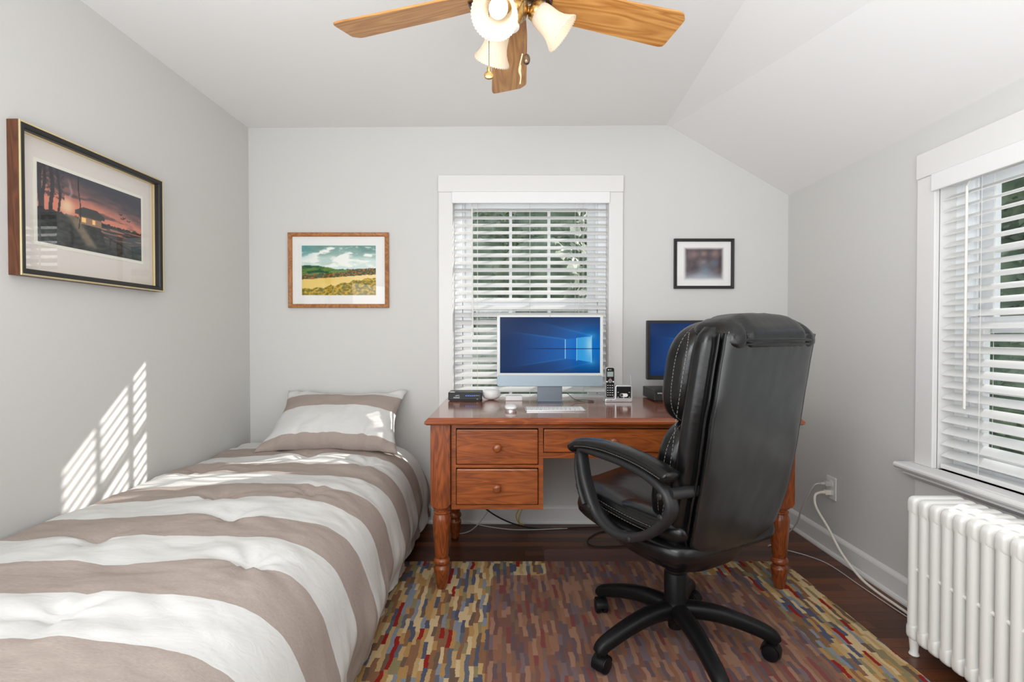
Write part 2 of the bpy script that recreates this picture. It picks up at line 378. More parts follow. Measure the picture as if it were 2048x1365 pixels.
def superell(bm, c, s, e1=.5, e2=.5, nu=36, nv=20, f=None):
    """superellipsoid; e small = boxier; f warps the points"""
    def p(w, e): return math.copysign(abs(w) ** e, w)
    rings = []
    for j in range(nv + 1):
        v = -math.pi / 2 + math.pi * (j / nv) * .998 + .001; ring = []
        for i in range(nu):
            u = 2 * math.pi * i / nu
            q = Vector((c[0] + s[0] * p(math.cos(v), e1) * p(math.cos(u), e2), c[1] + s[1] * p(math.cos(v), e1) * p(math.sin(u), e2), c[2] + s[2] * p(math.sin(v), e1)))
            ring.append(f(q) if f else q)
        rings.append(ring)
    return loft(bm, rings)
def stitches(bm, pts, r=.0009, step=.007, sub=8):
    C = catmull(pts, sub); acc = 0; on = True; last = C[0]
    for a, b_ in zip(C, C[1:]):
        d = (b_ - a).length; k = max(1, int(d / step))
        for i in range(k):
            p = a.lerp(b_, (i + .1) / k); q = a.lerp(b_, (i + .75) / k); cyl(bm, p, q, r, 5)
    return bm
def text(name, s, size, m, parent, mtx, ext=.0003, align='CENTER', sx=1.0):
    c = bpy.data.curves.new(name, 'FONT'); c.body = s; c.size = size; c.extrude = ext; c.align_x = align; c.align_y = 'CENTER'
    t = bpy.data.objects.new('tmp_text', c); COL.objects.link(t); bpy.context.view_layer.update()
    me = bpy.data.meshes.new_from_object(t.evaluated_get(bpy.context.evaluated_depsgraph_get()))
    bpy.data.objects.remove(t); me.materials.clear(); me.materials.append(M[m]); me.name = name
    me.transform(mtx @ Matrix.Diagonal((sx, 1, 1, 1))); return link(name, me, parent)
FRONT = Matrix.Rotation(R(90), 4, 'X')      # text standing up, facing -y
def TM(x, y, z, rz=0): return Matrix.Translation((x, y, z)) @ Matrix.Rotation(rz, 4, 'Z') @ FRONT
def picgrid(name, w, h, nx, ny, fn, m, parent, y=0, cx=0, cz=0):
    """flat printed picture in xz facing -y; fn(u, v) gives 0-255 sRGB"""
    vs = []; cols = []
    for j in range(ny + 1):
        for i in range(nx + 1):
            u, v = i / nx, j / ny; vs.append((cx + (u - .5) * w, y, cz + (v - .5) * h)); cols.append(L([max(0, min(255, q)) for q in fn(u, v)]))
    fs = [(j * (nx + 1) + i, j * (nx + 1) + i + 1, (j + 1) * (nx + 1) + i + 1, (j + 1) * (nx + 1) + i) for j in range(ny) for i in range(nx)]
    me = bpy.data.meshes.new(name); me.from_pydata(vs, [], fs); at = me.color_attributes.new('Col', 'FLOAT_COLOR', 'POINT')
    at.data.foreach_set('color', [x for c in cols for x in (*c, 1)]); me.materials.append(m); return link(name, me, parent)
def mix(a, b, t):
    t = max(0, min(1, t)); return tuple(x + (y - x) * t for x, y in zip(a, b))
def sm(a, b, x):
    t = max(0, min(1, (x - a) / (b - a))); return t * t * (3 - 2 * t)
def fb(x, y, z=0, o=4): return noise.fractal(Vector((x, y, z)), 1.0, 2.0, o)

# ---------------------------------------------------------------- the room
YB, XR, XL0, YR = 2.96, 1.663, -1.52, -1.6        # back wall, right wall, left wall at the back, where the modelled room ends
KL = .027                                          # the left wall opens a little towards the camera
def xl(y): return XL0 - KL * (YB - y)
AL = -math.atan(KL)
fb_ = box(NB(), -2.4, 2.6, YR, 3.2, -.1, 0); struct(obj('floor', fb_, 'floor', smooth=False), 'dark reddish brown wooden floor boards')
# back wall with the window opening
WX0, WX1, WZ0, WZ1 = -.315, .600, .66, 1.955
b = NB(); box(b, -2.1, WX0, YB, YB + .15, 0, 2.5); box(b, WX1, 2.3, YB, YB + .15, 0, 2.5)
box(b, WX0, WX1, YB, YB + .15, WZ1, 2.5); box(b, WX0, WX1, YB, YB + .15, 0, WZ0)
struct(obj('wall_back', b, 'wall', smooth=False), 'light grey painted back wall')
RY0, RY1, RZ0, RZ1 = 1.0, 1.925, .60, 1.735
b = NB(); box(b, XR, XR + .15, YR, RY0, 0, 2.3); box(b, XR, XR + .15, RY1, YB, 0, 2.3)
box(b, XR, XR + .15, RY0, RY1, RZ1, 2.3); box(b, XR, XR + .15, RY0, RY1, 0, RZ0)
struct(obj('wall_right', b, 'wall', smooth=False), 'light grey painted right wall')
b = NB(); prism(b, [(xl(YR), YR), (XL0, YB), (XL0 - .15, YB), (xl(YR) - .15, YR)], 0, 2.5)
struct(obj('wall_left', b, 'wall', smooth=False), 'light grey painted left wall')
b = NB()
def cslab(p):   # p: four corners of the underside
    vs = [b.verts.new(q) for q in p]; ws = [b.verts.new((q[0], q[1], q[2] + .12)) for q in p]
    b.faces.new(vs); b.faces.new(ws)
    for i in range(4): b.faces.new((vs[i], vs[(i + 1) % 4], ws[(i + 1) % 4], ws[i]))
CX0, CX1 = .947, .687
cslab([(-2.0, YB + .1, 2.332), (CX0, YB + .1, 2.352), (CX1, YR, 2.352), (-2.0, YR, 2.332)])
sl = (1.94 - 2.352) / (XR - CX0); s2 = (1.94 - 2.352) / (XR - CX1)
cslab([(CX0, YB + .1, 2.352), (XR + .12, YB + .1, 1.94 + sl * .12), (XR + .12, YR, 1.94 + s2 * .12), (CX1, YR, 2.352)])
struct(obj('ceiling', b, 'ceil', smooth=False), 'white ceiling sloping down to the right wall')
b = NB(); box(b, -2.1, 2.3, YR - .15, YR, 0, 2.5)
struct(obj('wall_rear', b, 'wall', smooth=False), 'light grey painted wall behind the camera')
# baseboards with a shoe moulding
def bprof(): return [(0, 0), (.026, 0), (.026, .008), (.022, .017), (.015, .02), (.015, .088), (.012, .096), (.005, .104), (0, .106)]
def baseboard(name, p0, p1, label):
    p0, p1 = Vector((*p0, 0)), Vector((*p1, 0)); d = (p1 - p0).normalized(); nrm = Vector((-d.y, d.x, 0))
    r = [[p + nrm * a + Vector((0, 0, z)) for a, z in bprof()] for p in (p0, p1)]
    struct(obj(name, loft(NB(), r), 'trim', smooth=False), label)
baseboard('baseboard_back', (XR, YB), (XL0, YB), 'white baseboard along the back wall')
baseboard('baseboard_right', (XR, YR), (XR, YB), 'white baseboard along the right wall')
baseboard('baseboard_left', (XL0, YB), (xl(YR), YR), 'white baseboard along the left wall')

# ---------------------------------------------------------------- windows and blinds (local x along the wall, y outwards)
def window(name, loc, rz, W, z0, z1, label, grid=(3, 2)):
    h = W / 2; cw = .084; b = NB()
    for s in (-1, 1): box(b, min(s * h, s * (h + cw)), max(s * h, s * (h + cw)), -.02, 0, z0, z1, .003)
    box(b, -h - cw - .002, h + cw + .002, -.024, 0, z1, z1 + .098, .003)
    for s in (-1, 1): box(b, min(s * (h - .002), s * (h + .02)), max(s * (h - .002), s * (h + .02)), 0, .15, z0, z1)
    box(b, -h - .02, h + .02, 0, .15, z1, z1 + .02)
    w = struct(obj(name, b, 'trim', smooth=False), label); w.location = loc; w.rotation_euler = (0, 0, rz)
    b = NB(); prism(b, [(-.075, -.024), (-.082, -.015), (-.082, -.008), (-.076, 0), (.16, 0), (.16, -.024)], -h - cw - .03, h + cw + .03, 0, mtx=Matrix.Translation((0, 0, z0)) @ YZ)
    prism(b, [(-.060, -.040), (-.045, -.024), (0, -.024), (0, -.065), (-.02, -.065), (-.035, -.055)], -h - cw - .01, h + cw + .01, 0, mtx=Matrix.Translation((0, 0, z0)) @ YZ)
    obj('window_sill', b, 'trim', w, smooth=False)
    b = NB(); box(b, -h - cw, h + cw, -.018, 0, z0 - .155, z0 - .065, .003); obj('apron', b, 'trim', w, smooth=False)
    mid = (z0 + z1) / 2 - .015; lin = .048
    b = NB()
    for s in (-1, 1): box(b, min(s * h, s * (h - lin)), max(s * h, s * (h - lin)), .062, .15, z0, z1); box(b, min(s * (h - lin), s * (h - lin - .012)), max(s * (h - lin), s * (h - lin - .012)), .088, .094, z0, z1)
    box(b, -h + lin - .004, h - lin + .004, .063, .149, z1 - .022, z1); box(b, -h + lin - .004, h - lin + .004, .063, .149, z0, z0 + .03)
    obj('window_frame', b, 'vinyl', w, smooth=False)
    for nm, ya, yb, za, zb in (('upper_sash', .108, .134, mid - .03, z1 - .022), ('lower_sash', .074, .1, z0 + .03, mid + .03)):
        st = .055; a = h - lin - .002; b = NB()
        for s in (-1, 1): box(b, min(s * a, s * (a - st)), max(s * a, s * (a - st)), ya, yb, za, zb, .003)
        box(b, -a + st - .004, a - st + .004, ya + .001, yb - .001, zb - .042, zb - .001, .002); box(b, -a + st - .004, a - st + .004, ya + .001, yb - .001, za + .001, za + .055, .002)
        sash = obj(nm, b, 'vinyl', w, smooth=False)
        b = NB(); gw = 2 * (a - st); gh = zb - za - .097
        for i in range(1, grid[0]): x = -gw / 2 + gw * i / grid[0]; box(b, x - .009, x + .009, ya + .004, yb - .004, za + .05, zb - .05)
        for i in range(1, grid[1]): z = za + .055 + gh * i / grid[1]; box(b, -gw / 2, gw / 2, ya + .004, yb - .004, z - .009, z + .009)
        obj('muntins', b, 'vinyl', sash, smooth=False)
        ym = (ya + yb) / 2
        b = NB(); box(b, -gw / 2 - .01, gw / 2 + .01, ym - .0015, ym + .0015, za + .05, zb - .045); obj('pane', b, 'glass', sash, smooth=False)
    return w
BWX = (WX0 + WX1) / 2; RWY = (RY0 + RY1) / 2
window('window_1', (BWX, YB, 0), 0, WX1 - WX0, WZ0, WZ1, 'white framed window behind the desk')
window('window_2', (XR, RWY, 0), R(-90), RY1 - RY0, RZ0, RZ1, 'white framed window above the radiator', (3, 2))

def blind(loc, rz, W, z0, z1, label, wand_x, wand_len, ladders, tilt=31, first=.095):
    t = thing('window_blind', label, 'blind', loc, rz); h = W / 2 - .006; yc = .030
    b = NB(); box(b, -W / 2 - .006, W / 2 + .006, -.034, -.021, z1 - .068, z1 - .002, .003); box(b, -W / 2 - .006, -W / 2 + .004, -.022, .03, z1 - .068, z1 - .002) if False else None
    obj('valance', b, 'slat', t, smooth=False)
    b = NB(); box(b, -h, h, -.006, .05, z1 - .05, z1 - .004, .002); obj('headrail', b, 'slat', t, smooth=False)
    b = NB(); z = z1 - first; n = 0; zb = z0 + .035
    while z > zb + .02:
        a = R(tilt + random.uniform(-1.5, 1.5)); dz = random.uniform(-.001, .001)
        top, bot = [], []
        for i in range(7):
            u = -.025 + .05 * i / 6; c = .0022 * (1 - (u / .025) ** 2)
            for lst, o in ((top, c + .0014), (bot, c - .0014)):
                lst.append((yc + u * math.cos(a) - o * math.sin(a), z + dz + u * math.sin(a) + o * math.cos(a)))
        sec = top + bot[::-1]
        loft(b, [[Vector((-h, y, q)) for y, q in sec], [Vector((h, y, q)) for y, q in sec]]); z -= .0445; n += 1
    obj('slats', b, 'slat', t, angle=50)
    b = NB(); box(b, -h, h, yc - .026, yc + .026, z0 + .004, z0 + .022, .004); obj('bottom_rail', b, 'slat', t, smooth=False)
    b = NB()
    for x in ladders:
        for y in (yc - .024, yc + .024): cyl(b, (x, y, z0 + .02), (x, y, z1 - .05), .0009, 5)
        zz = z1 - first
        while zz > zb: cyl(b, (x, yc - .024, zz - .018), (x, yc + .024, zz + .012), .0006, 4); zz -= .0445
    obj('ladder_cord', b, 'cord', t)
    b = NB(); cyl(b, (wand_x, -.012, z1 - .085), (wand_x + .004, -.016, z1 - .085 - wand_len), .0042, 8); cyl(b, (wand_x, -.012, z1 - .085), (wand_x, .0, z1 - .06), .002, 6)
    obj('wand', b, 'wand', t)
    return t
B1 = blind((BWX, YB, 0), 0, WX1 - WX0 - .004, WZ0, WZ1, 'white slatted blind in the window behind the desk', -.345, .76, (-.315, -.003, .315))
b = NB()
for dx in (0, .022): cyl(b, (.262 + dx, -.012, 1.03), (.262 + dx, -.006, 1.89), .0009, 5)
for dx in (0, .022): lathe(b, [(.001, 0), (.005, .004), (.004, .018), (.001, .024)], 10, Matrix.Translation((.262 + dx, -.012, 1.008)))
obj('lift_cord', b, 'cord', B1)
blind((XR, RWY, 0), R(-90), RY1 - RY0 - .004, RZ0, RZ1, 'white slatted blind in the window above the radiator', RWY - 1.80, .80, (-.30, 0, .30), 27)

# ---------------------------------------------------------------- wall pictures
M['print'] = colmat('art_print', .7)
def frame_mesh(w, h, fw, d, bev=.002, name='frame', m='frame_oak', parent=None, y0=0):
    b = NB()
    o = [(-w / 2, -h / 2), (w / 2, -h / 2), (w / 2, h / 2), (-w / 2, h / 2)]; i = [(-w / 2 + fw, -h / 2 + fw), (w / 2 - fw, -h / 2 + fw), (w / 2 - fw, h / 2 - fw), (-w / 2 + fw, h / 2 - fw)]
    prof = lambda k: [Vector((o[k][0], y0, o[k][1])), Vector((o[k][0], y0 - d + bev, o[k][1])), Vector((o[k][0] + (i[k][0] - o[k][0]) * .12, y0 - d, o[k][1] + (i[k][1] - o[k][1]) * .12)),
                      Vector((o[k][0] + (i[k][0] - o[k][0]) * .8, y0 - d + bev, o[k][1] + (i[k][1] - o[k][1]) * .8)), Vector((i[k][0], y0 - d + .006, i[k][1])), Vector((i[k][0], y0, i[k][1]))]
    loft(b, [prof(k) for k in (0, 1, 2, 3, 0)], caps=False); bmesh.ops.remove_doubles(b, verts=b.verts, dist=1e-5)
    return obj(name, b, m, parent, smooth=False)
def picture(name, label, loc, rz, w, h, fw, d, fm, mm, aw, ah, fn, nx, ny, acz=0, glass=True):
    t = thing(name, label, 'picture', loc, rz)
    frame_mesh(w, h, fw, d, m=fm, parent=t)
    box(b := NB(), -w / 2 + fw * .6, w / 2 - fw * .6, -.006, -.003, -h / 2 + fw * .6, h / 2 - fw * .6); obj('mat_board', b, mm, t, smooth=False)
    b = NB(); o = [(-aw / 2 - .004, -ah / 2 - .004 + acz), (aw / 2 + .004, -ah / 2 - .004 + acz), (aw / 2 + .004, ah / 2 + .004 + acz), (-aw / 2 - .004, ah / 2 + .004 + acz)]
    picgrid('print', aw, ah, nx, ny, fn, M['print'], t, -.0068, 0, acz)
    if glass:
        box(b := NB(), -w / 2 + fw * .8, w / 2 - fw * .8, -.0115, -.0095, -h / 2 + fw * .8, h / 2 - fw * .8); obj('picture_glass', b, 'picglass', t, smooth=False)
    return t
def art_field(u, v):
    n = fb(u * 5, v * 8, 1)
    hill = .60 - .10 * sm(.15, .62, u) + .012 * fb(u * 6, 0, 3)
    fieldtop = .315 + .105 * u + .01 * fb(u * 10, 1)
    if v > max(hill, .525 + .02 * sm(.6, 1, u) + .015 * fb(u * 30, 5)):
        cl = fb(u * 3, v * 7, 9); up = sm(.62, .98, v)
        c = mix((205, 222, 216), (96, 138, 130), up * .9 + .25 * cl)
        c = mix(c, (236, 238, 232), sm(.05, .45, fb(u * 4.5, v * 9, 2) + .35 * (1 - abs(v - .72) / .15)))
        return mix(c, (60, 150, 160), .5 * sm(.25, 0, u) * up)
    if v > fieldtop:
        d = (hill - v)
        g = mix((92, 128, 52), (24, 78, 52), sm(-.2, .3, fb(u * 7, v * 18, 4)))
        if v < fieldtop + .09 + .11 * sm(.55, .8, u) + .03 * fb(u * 26, 2):
            k = fb(u * 34, v * 30, 7)
            g = mix((46, 74, 30), (176, 96, 38), sm(-.15, .35, k)); g = mix(g, (40, 74, 44), .6 * sm(.1, .4, fb(u * 14, v * 14, 11)))
        return g
    fg = .14 + .20 * sm(.1, 1, u) + .03 * fb(u * 12, 0, 6)
    if v > fg: return mix((226, 196, 108), (240, 214, 150), sm(.2, .9, u) + .3 * n)
    k = fb(u * 26, v * 24, 8); g = mix((120, 104, 24), (206, 168, 44), sm(-.35, .35, k))
    return mix(g, (84, 98, 34), .6 * sm(.0, .4, fb(u * 17, v * 15, 15)))
def art_dusk(u, v):
    # a plain evening lakeside with a cottage
    hz = .44
    n = fb(u * 4, v * 6, 3)
    c = mix((214, 134, 112), (58, 60, 72), sm(.48, .92, v + .22 * (u - .6) + .10 * n)); c = mix(c, (70, 62, 70), .7 * sm(.1, .5, fb(u * 3, v * 12, 8)))
    if v < hz + .03 * fb(u * 20, 1): 
        c = mix((54, 60, 56), (34, 36, 38), sm(-.3, .3, fb(u * 18, v * 24, 4)))
        w = sm(.5, .62, u - (.4 - v) * .2) * sm(.08, .2, v)
        if w > .3 and v < .40: c = mix((60, 66, 70), (206, 132, 104), sm(.0, .5, fb(u * 5, v * 40, 6)) * sm(.1, .4, v))
        path = abs(u - (.30 + .25 * (.4 - v) * 2)); c = mix(c, (172, 150, 122), .6 * sm(.08, .02, path) * sm(.02, .1, v))
        c = mix(c, (140, 140, 140), .35 * sm(.28, .05, u) * sm(.35, .1, v))
    # cottage
    if .34 < u < .56 and .36 < v < .50: c = (150, 118, 96) if v < .46 else (86, 62, 56)
    if .37 < u < .41 and .39 < v < .45 or .47 < u < .50 and .39 < v < .45: c = (255, 206, 130)
    if .31 < u < .59 and .48 < v < .60 - .9 * max(0, abs(u - .45) - .06): c = (58, 62, 60)
    g = math.hypot((u - .24) * 1.6, v - .54); c = mix(c, (232, 206, 168), .85 * sm(.15, .02, g))
    s = abs(u - .27 - .03 * fb(v * 6, 3)); c = mix(c, (190, 180, 184), .5 * sm(.02, 0, s) * sm(.62, .7, v) * sm(.95, .8, v))
    for k, (x, w) in enumerate(((.05, .012), (.11, .016), (.17, .010), (.35, .005), (.02, .02))):
        if abs(u - x - .01 * math.sin(v * 9 + k)) < w and v > .28: c = (44, 40, 44)
    if u < .22 and v > .6: c = mix(c, (52, 48, 56), .8 * sm(-.25, .2, fb(u * 30, v * 24, 2)))
    for x, y in ((.76, .64), (.80, .60), (.85, .57), (.78, .58)):
        if abs(v - y - .6 * abs(u - x)) < .008 and abs(u - x) < .02: c = (28, 26, 30)
    f = abs(v - (.34 - .5 * (u - .45) ** 1)) ; 
    if .45 < u < .9 and f < .010: c = (40, 36, 34)
    if .45 < u < .9 and v < .34 - .5 * (u - .45) and v > .24 - .5 * (u - .45) and (u * 14) % 1 < .12: c = (40, 36, 34)
    return c
def art_blur(u, v):
    c = mix((58, 46, 52), (92, 78, 82), sm(-.3, .5, fb(u * 3, v * 2.4, 5)))
    c = mix(c, (168, 172, 180), .95 * sm(.42, .08, v + .28 * (abs(u - .45) - .1)))
    for x, y, r, q in ((.25, .78, .13, (150, 122, 120)), (.50, .80, .10, (160, 134, 130)), (.76, .80, .10, (146, 118, 116)), (.5, .55, .10, (138, 134, 140)), (.76, .5, .12, (96, 108, 126)), (.55, .3, .16, (120, 140, 156))):
        c = mix(c, q, .75 * math.exp(-((u - x) ** 2 + (v - y) ** 2) / (r * r)))
    e = min(u, 1 - u, v, 1 - v); return mix((222, 221, 219), c, sm(.0, .10, e))
P2 = picture('framed_landscape', 'oak framed print of a golden field hung on the back wall', (-.988, YB - .001, 1.4975), 0, .590, .441, .022, .022, 'frame_oak', 'mat_white', .436, .292, art_field, 150, 100)
P3 = picture('framed_photograph', 'small black framed blurred photograph on white mat above the right monitor', (1.1625, YB - .001, 1.5365), R(0), .352, .294, .017, .018, 'black_fr', 'mat_white', .240, .196, art_blur, 60, 50)
yc = (1.57 + 2.19) / 2
P1 = thing('framed_painting', 'large dark framed dusk painting with wide beige mat on the left wall', 'picture', (xl(yc) + .001, yc, 1.547), R(90) + AL)
PW, PH = .622, .478
frame_mesh(PW, PH, .019, .040, m='black_fr', parent=P1)
b = NB()
for sx in (-1, 1): box(b, min(sx * PW / 2, sx * (PW / 2 + .0035)), max(sx * PW / 2, sx * (PW / 2 + .0035)), -.0375, 0, -PH / 2 - .0035, PH / 2 + .0035)
for sz in (-1, 1): box(b, -PW / 2, PW / 2, -.0375, 0, min(sz * PH / 2, sz * (PH / 2 + .0035)), max(sz * PH / 2, sz * (PH / 2 + .0035)))
obj('wooden_side', b, 'frame_walnut', P1, smooth=False)
frame_mesh(PW + .007, PH + .007, .0065, .0045, .001, 'gold_edge', 'gold', P1, -.0372)
frame_mesh(PW - .037, PH - .037, .003, .014, .001, 'gold_fillet', 'gold', P1, -.004)
box(b := NB(), -PW / 2 + .01, PW / 2 - .01, -.006, -.003, -PH / 2 + .01, PH / 2 - .01); obj('mat_board', b, 'mat_beige', P1, smooth=False)
ACX, ACZ = .0, .01
box(b := NB(), -.238 + ACX, .238 + ACX, -.0075, -.006, -.143 + ACZ, .143 + ACZ); obj('inner_mat', b, 'cream', P1, smooth=False)
picgrid('print', .452, .262, 180, 110, art_dusk, M['print'], P1, -.0082, ACX, ACZ)
box(b := NB(), -PW / 2 + .014, PW / 2 - .014, -.0135, -.0115, -PH / 2 + .014, PH / 2 - .014); obj('picture_glass', b, 'picglass', P1, smooth=False)

# ---------------------------------------------------------------- rug and chair mat
b = NB(); box(b, -.62, 1.355, .35, 2.43, .0005, .010, .003)
for i in range(330):      # slightly ragged woven edge at the far end
    x = -.61 + 1.95 * i / 330; box(b, x, x + .004, 2.425, 2.432 + random.random() * .006, .001, .006)
tag(obj('area_rug', b, 'rug', smooth=False), 'multicoloured broken-stripe area rug under desk and chair', 'rug')
pts = [(-.07, .9), (1.095, .9), (1.095, 2.24), (1.085, 2.27), (1.06, 2.28), (.86, 2.28), (.84, 2.30), (.83, 2.52), (.82, 2.545), (.80, 2.557), (.225, 2.557), (.20, 2.548), (.19, 2.525), (.185, 2.30), (.165, 2.28), (-.03, 2.28), (-.06, 2.27), (-.07, 2.24)]
b = NB(); prism(b, pts, .0108, .0138); bmesh.ops.bevel(b, geom=[e for e in b.edges if e.verts[0].co.z > .013 and e.verts[1].co.z > .013], offset=.001, segments=1)
tag(obj('chair_mat', b, 'chairmat', smooth=False), 'clear plastic chair mat lying on the rug under the office chair', 'chair mat')

# ---------------------------------------------------------------- bed
Bd = thing('bed', 'single bed along the left wall under the striped comforter', 'bed', (-1.0, 1.6, 0))
b = NB(); superell(b, (-.03, -.1, .36), (.475, 1.32, .10), .25, .12, 60, 14); obj('mattress', b, 'mat_white', Bd)
b = NB(); box(b, -.45, .45, -1.38, 1.22, .17, .26, .01); obj('bed_base', b, 'dkgrey', Bd)
for sx in (-1, 1):
    for yy in (-1.3, 1.14): b = NB(); lathe(b, [(.02, .0), (.028, .17)], 14, Matrix.Translation((sx * .4, yy, 0))); obj('leg', b, 'desk_dk', Bd)
prof = [(-1.49, .485), (-1.47, .503), (-1.40, .512), (-1.30, .515), (-1.15, .518), (-1.0, .520), (-.87, .520), (-.76, .516), (-.68, .508), (-.61, .492), (-.555, .465), (-.51, .425), (-.478, .37), (-.458, .305), (-.448, .24), (-.446, .18), (-.452, .12), (-.462, .07), (-.480, .045)]
PC = catmull([(x, 0, z) for x, z in prof], 7)
tufts = [(-.95, 1.05), (-.68, 1.32), (-1.2, 1.45), (-.75, 1.90), (-1.05, 1.83), (-.66, 2.38), (-.98, 2.46), (-1.3, 1.0), (-.9, 1.62), (-1.35, 2.2)]
nv = 330; vs = []; uvs = []
for j in range(nv + 1):
    v = .22 + (2.875 - .22) * j / nv
    endf = sm(0, .10, 2.885 - v)      # rounded far end
    for i, p in enumerate(PC):
        s = i / (len(PC) - 1); side = sm(.62, .95, s); top = 1 - sm(.50, .66, s)
        x, z = p.x, p.z
        lf = sm(.0, .5, 1 - s * 2)     # near the wall
        x += (xl(v) - XL0) * (1 - sm(.1, .6, s))
        z -= (1 - endf) * .05 * (1 - side)
        z += top * (.008 * fb(x * 2.1, v * 2.3, 1, 3) + .005 * fb(x * 3 + v * 4, v * 9 - x * 3, 4, 3))
        rd = fb(x * 5.5 - v * 3.5, v * 16 + x * 9, 7, 3); z += (.4 + .6 * top) * (1 - side) * .0045 * rd
        dv = 0
        for k, (tx, ty) in enumerate(tufts):
            dx, dy = x - tx, v - ty; d = math.hypot(dx, dy * 1.1)
            if d < .32:
                z -= .020 * math.exp(-(d / .035) ** 2) * (1 - side)
                an = math.atan2(dy, dx); z += .0055 * math.sin(an * 7 + k * 2) * math.exp(-(d / .12) ** 2) * min(1, d / .03)
                z += .010 * math.exp(-((d - .12) / .07) ** 2) * (1 - side) * top
        fold = fb(v * 5.2, s * 2.0, 12, 3); fold2 = fb(v * 13 + s * 3, s * 2.5, 22, 2)
        x += side * (.024 * fold + .010 * fold2 + .012 * math.sin(s * 26 + 3 * fb(v * 2, 3, 3)))
        z += side * .012 * fb(v * 3, 9, 31, 2)
        x = min(x, -.405)
        if v > 2.08: x = min(x, -.425)
        x = max(x, xl(v) + .004)
        vs.append((x, v, z)); uvs.append((s * 1.9, v + .008 * fb(x * 3, v * 2, 5, 2) + .02 * side * fb(v * 3, s, 3)))
n1 = len(PC); fs = [(j * n1 + i, j * n1 + i + 1, (j + 1) * n1 + i + 1, (j + 1) * n1 + i) for j in range(nv) for i in range(n1 - 1)]
# the cloth folds down behind the head end
base = len(vs); last = nv * n1
for i in range(n1):
    x, y, z = vs[last + i]; vs.append((x, 2.895, max(.05, z - .05))); uvs.append((uvs[last + i][0], uvs[last + i][1] + .05))
for i in range(n1):
    x, y, z = vs[last + i]; vs.append((x, 2.90, .06)); uvs.append((uvs[last + i][0], uvs[last + i][1] + .4))
for i in range(n1 - 1):
    fs.append((last + i, last + i + 1, base + i + 1, base + i)); fs.append((base + i, base + i + 1, base + n1 + i + 1, base + n1 + i))
me = bpy.data.meshes.new('comforter'); me.from_pydata(vs, [], fs); uvl = me.uv_layers.new(name='UVMap')
for lp in me.loops: uvl.data[lp.index].uv = uvs[lp.vertex_index]
me.materials.append(M['comforter']); me.shade_smooth(); cf = link('comforter', me)
tag(cf, 'white and taupe striped comforter draped over the bed', 'comforter')
so = cf.modifiers.new('thick', 'SOLIDIFY'); so.thickness = .008; so.offset = -1

# pillow leaning on the back wall
nu, nvp = 70, 50; vs = []; uvs = []; fs = []
PWd, PHt = .70, .46
for side in (1, -1):
    for j in range(nvp + 1):
        for i in range(nu + 1):
            a = -1 + 2 * i / nu; c = -1 + 2 * j / nvp
            x = a * PWd / 2 * (1 - .10 * (1 - c * c)) ; y = c * PHt / 2 * (1 - .13 * (1 - a * a))
            x *= 1 - .015 * c + .04 * (1 if c < 0 else 0) * abs(c)
            t = ((1 - abs(a) ** 2.6) * (1 - abs(c) ** 2.4))
            z = side * (.090 * max(t, 0) ** .62 * (1 - .25 * c) + .0015)
            z += .010 * fb(x * 9, y * 9, 2, 3) * t + .010 * math.sin(x * 48 + 5 * fb(x * 5, 2)) * sm(-.35, -.95, c) * max(t, 0) ** .25 + .012 * fb(x * 8, y * 8, 7, 3) * (1 - t)
            if c > .7: z += .035 * (c - .7) / .3 * (abs(a) ** 3 * 1.0) * fb(a * 4, c * 4, 33, 2)
            bend = -.10 * (c < 0) * c * c
            vs.append((x, y, z + bend * .0)); uvs.append((a * .5 + .5, (c + 1) / 2 + .02 * a * a * (1 if c > 0 else 0)))
N1 = (nu + 1) * (nvp + 1)
for sd in (0, 1):
    for j in range(nvp):
        for i in range(nu):
            q = [sd * N1 + j * (nu + 1) + i, sd * N1 + j * (nu + 1) + i + 1, sd * N1 + (j + 1) * (nu + 1) + i + 1, sd * N1 + (j + 1) * (nu + 1) + i]
            fs.append(q if sd == 0 else q[::-1])
def idx(i, j, sd): return sd * N1 + j * (nu + 1) + i
for i in range(nu): fs.append((idx(i, 0, 1), idx(i + 1, 0, 1), idx(i + 1, 0, 0), idx(i, 0, 0))); fs.append((idx(i + 1, nvp, 1), idx(i, nvp, 1), idx(i, nvp, 0), idx(i + 1, nvp, 0)))
for j in range(nvp): fs.append((idx(0, j + 1, 1), idx(0, j, 1), idx(0, j, 0), idx(0, j + 1, 0))); fs.append((idx(nu, j, 1), idx(nu, j + 1, 1), idx(nu, j + 1, 0), idx(nu, j, 0)))
me = bpy.data.meshes.new('pillow'); me.from_pydata(vs, [], fs); uvl = me.uv_layers.new(name='UVMap')
for lp in me.loops: uvl.data[lp.index].uv = uvs[lp.vertex_index]
me.materials.append(M['pillow']); me.shade_smooth(); pl = link('pillow', me)
pl.location = (-.925, 2.728, .652); pl.rotation_euler = (R(37), 0, 0)
tag(pl, 'striped pillow leaning on the back wall at the head of the bed', 'pillow')

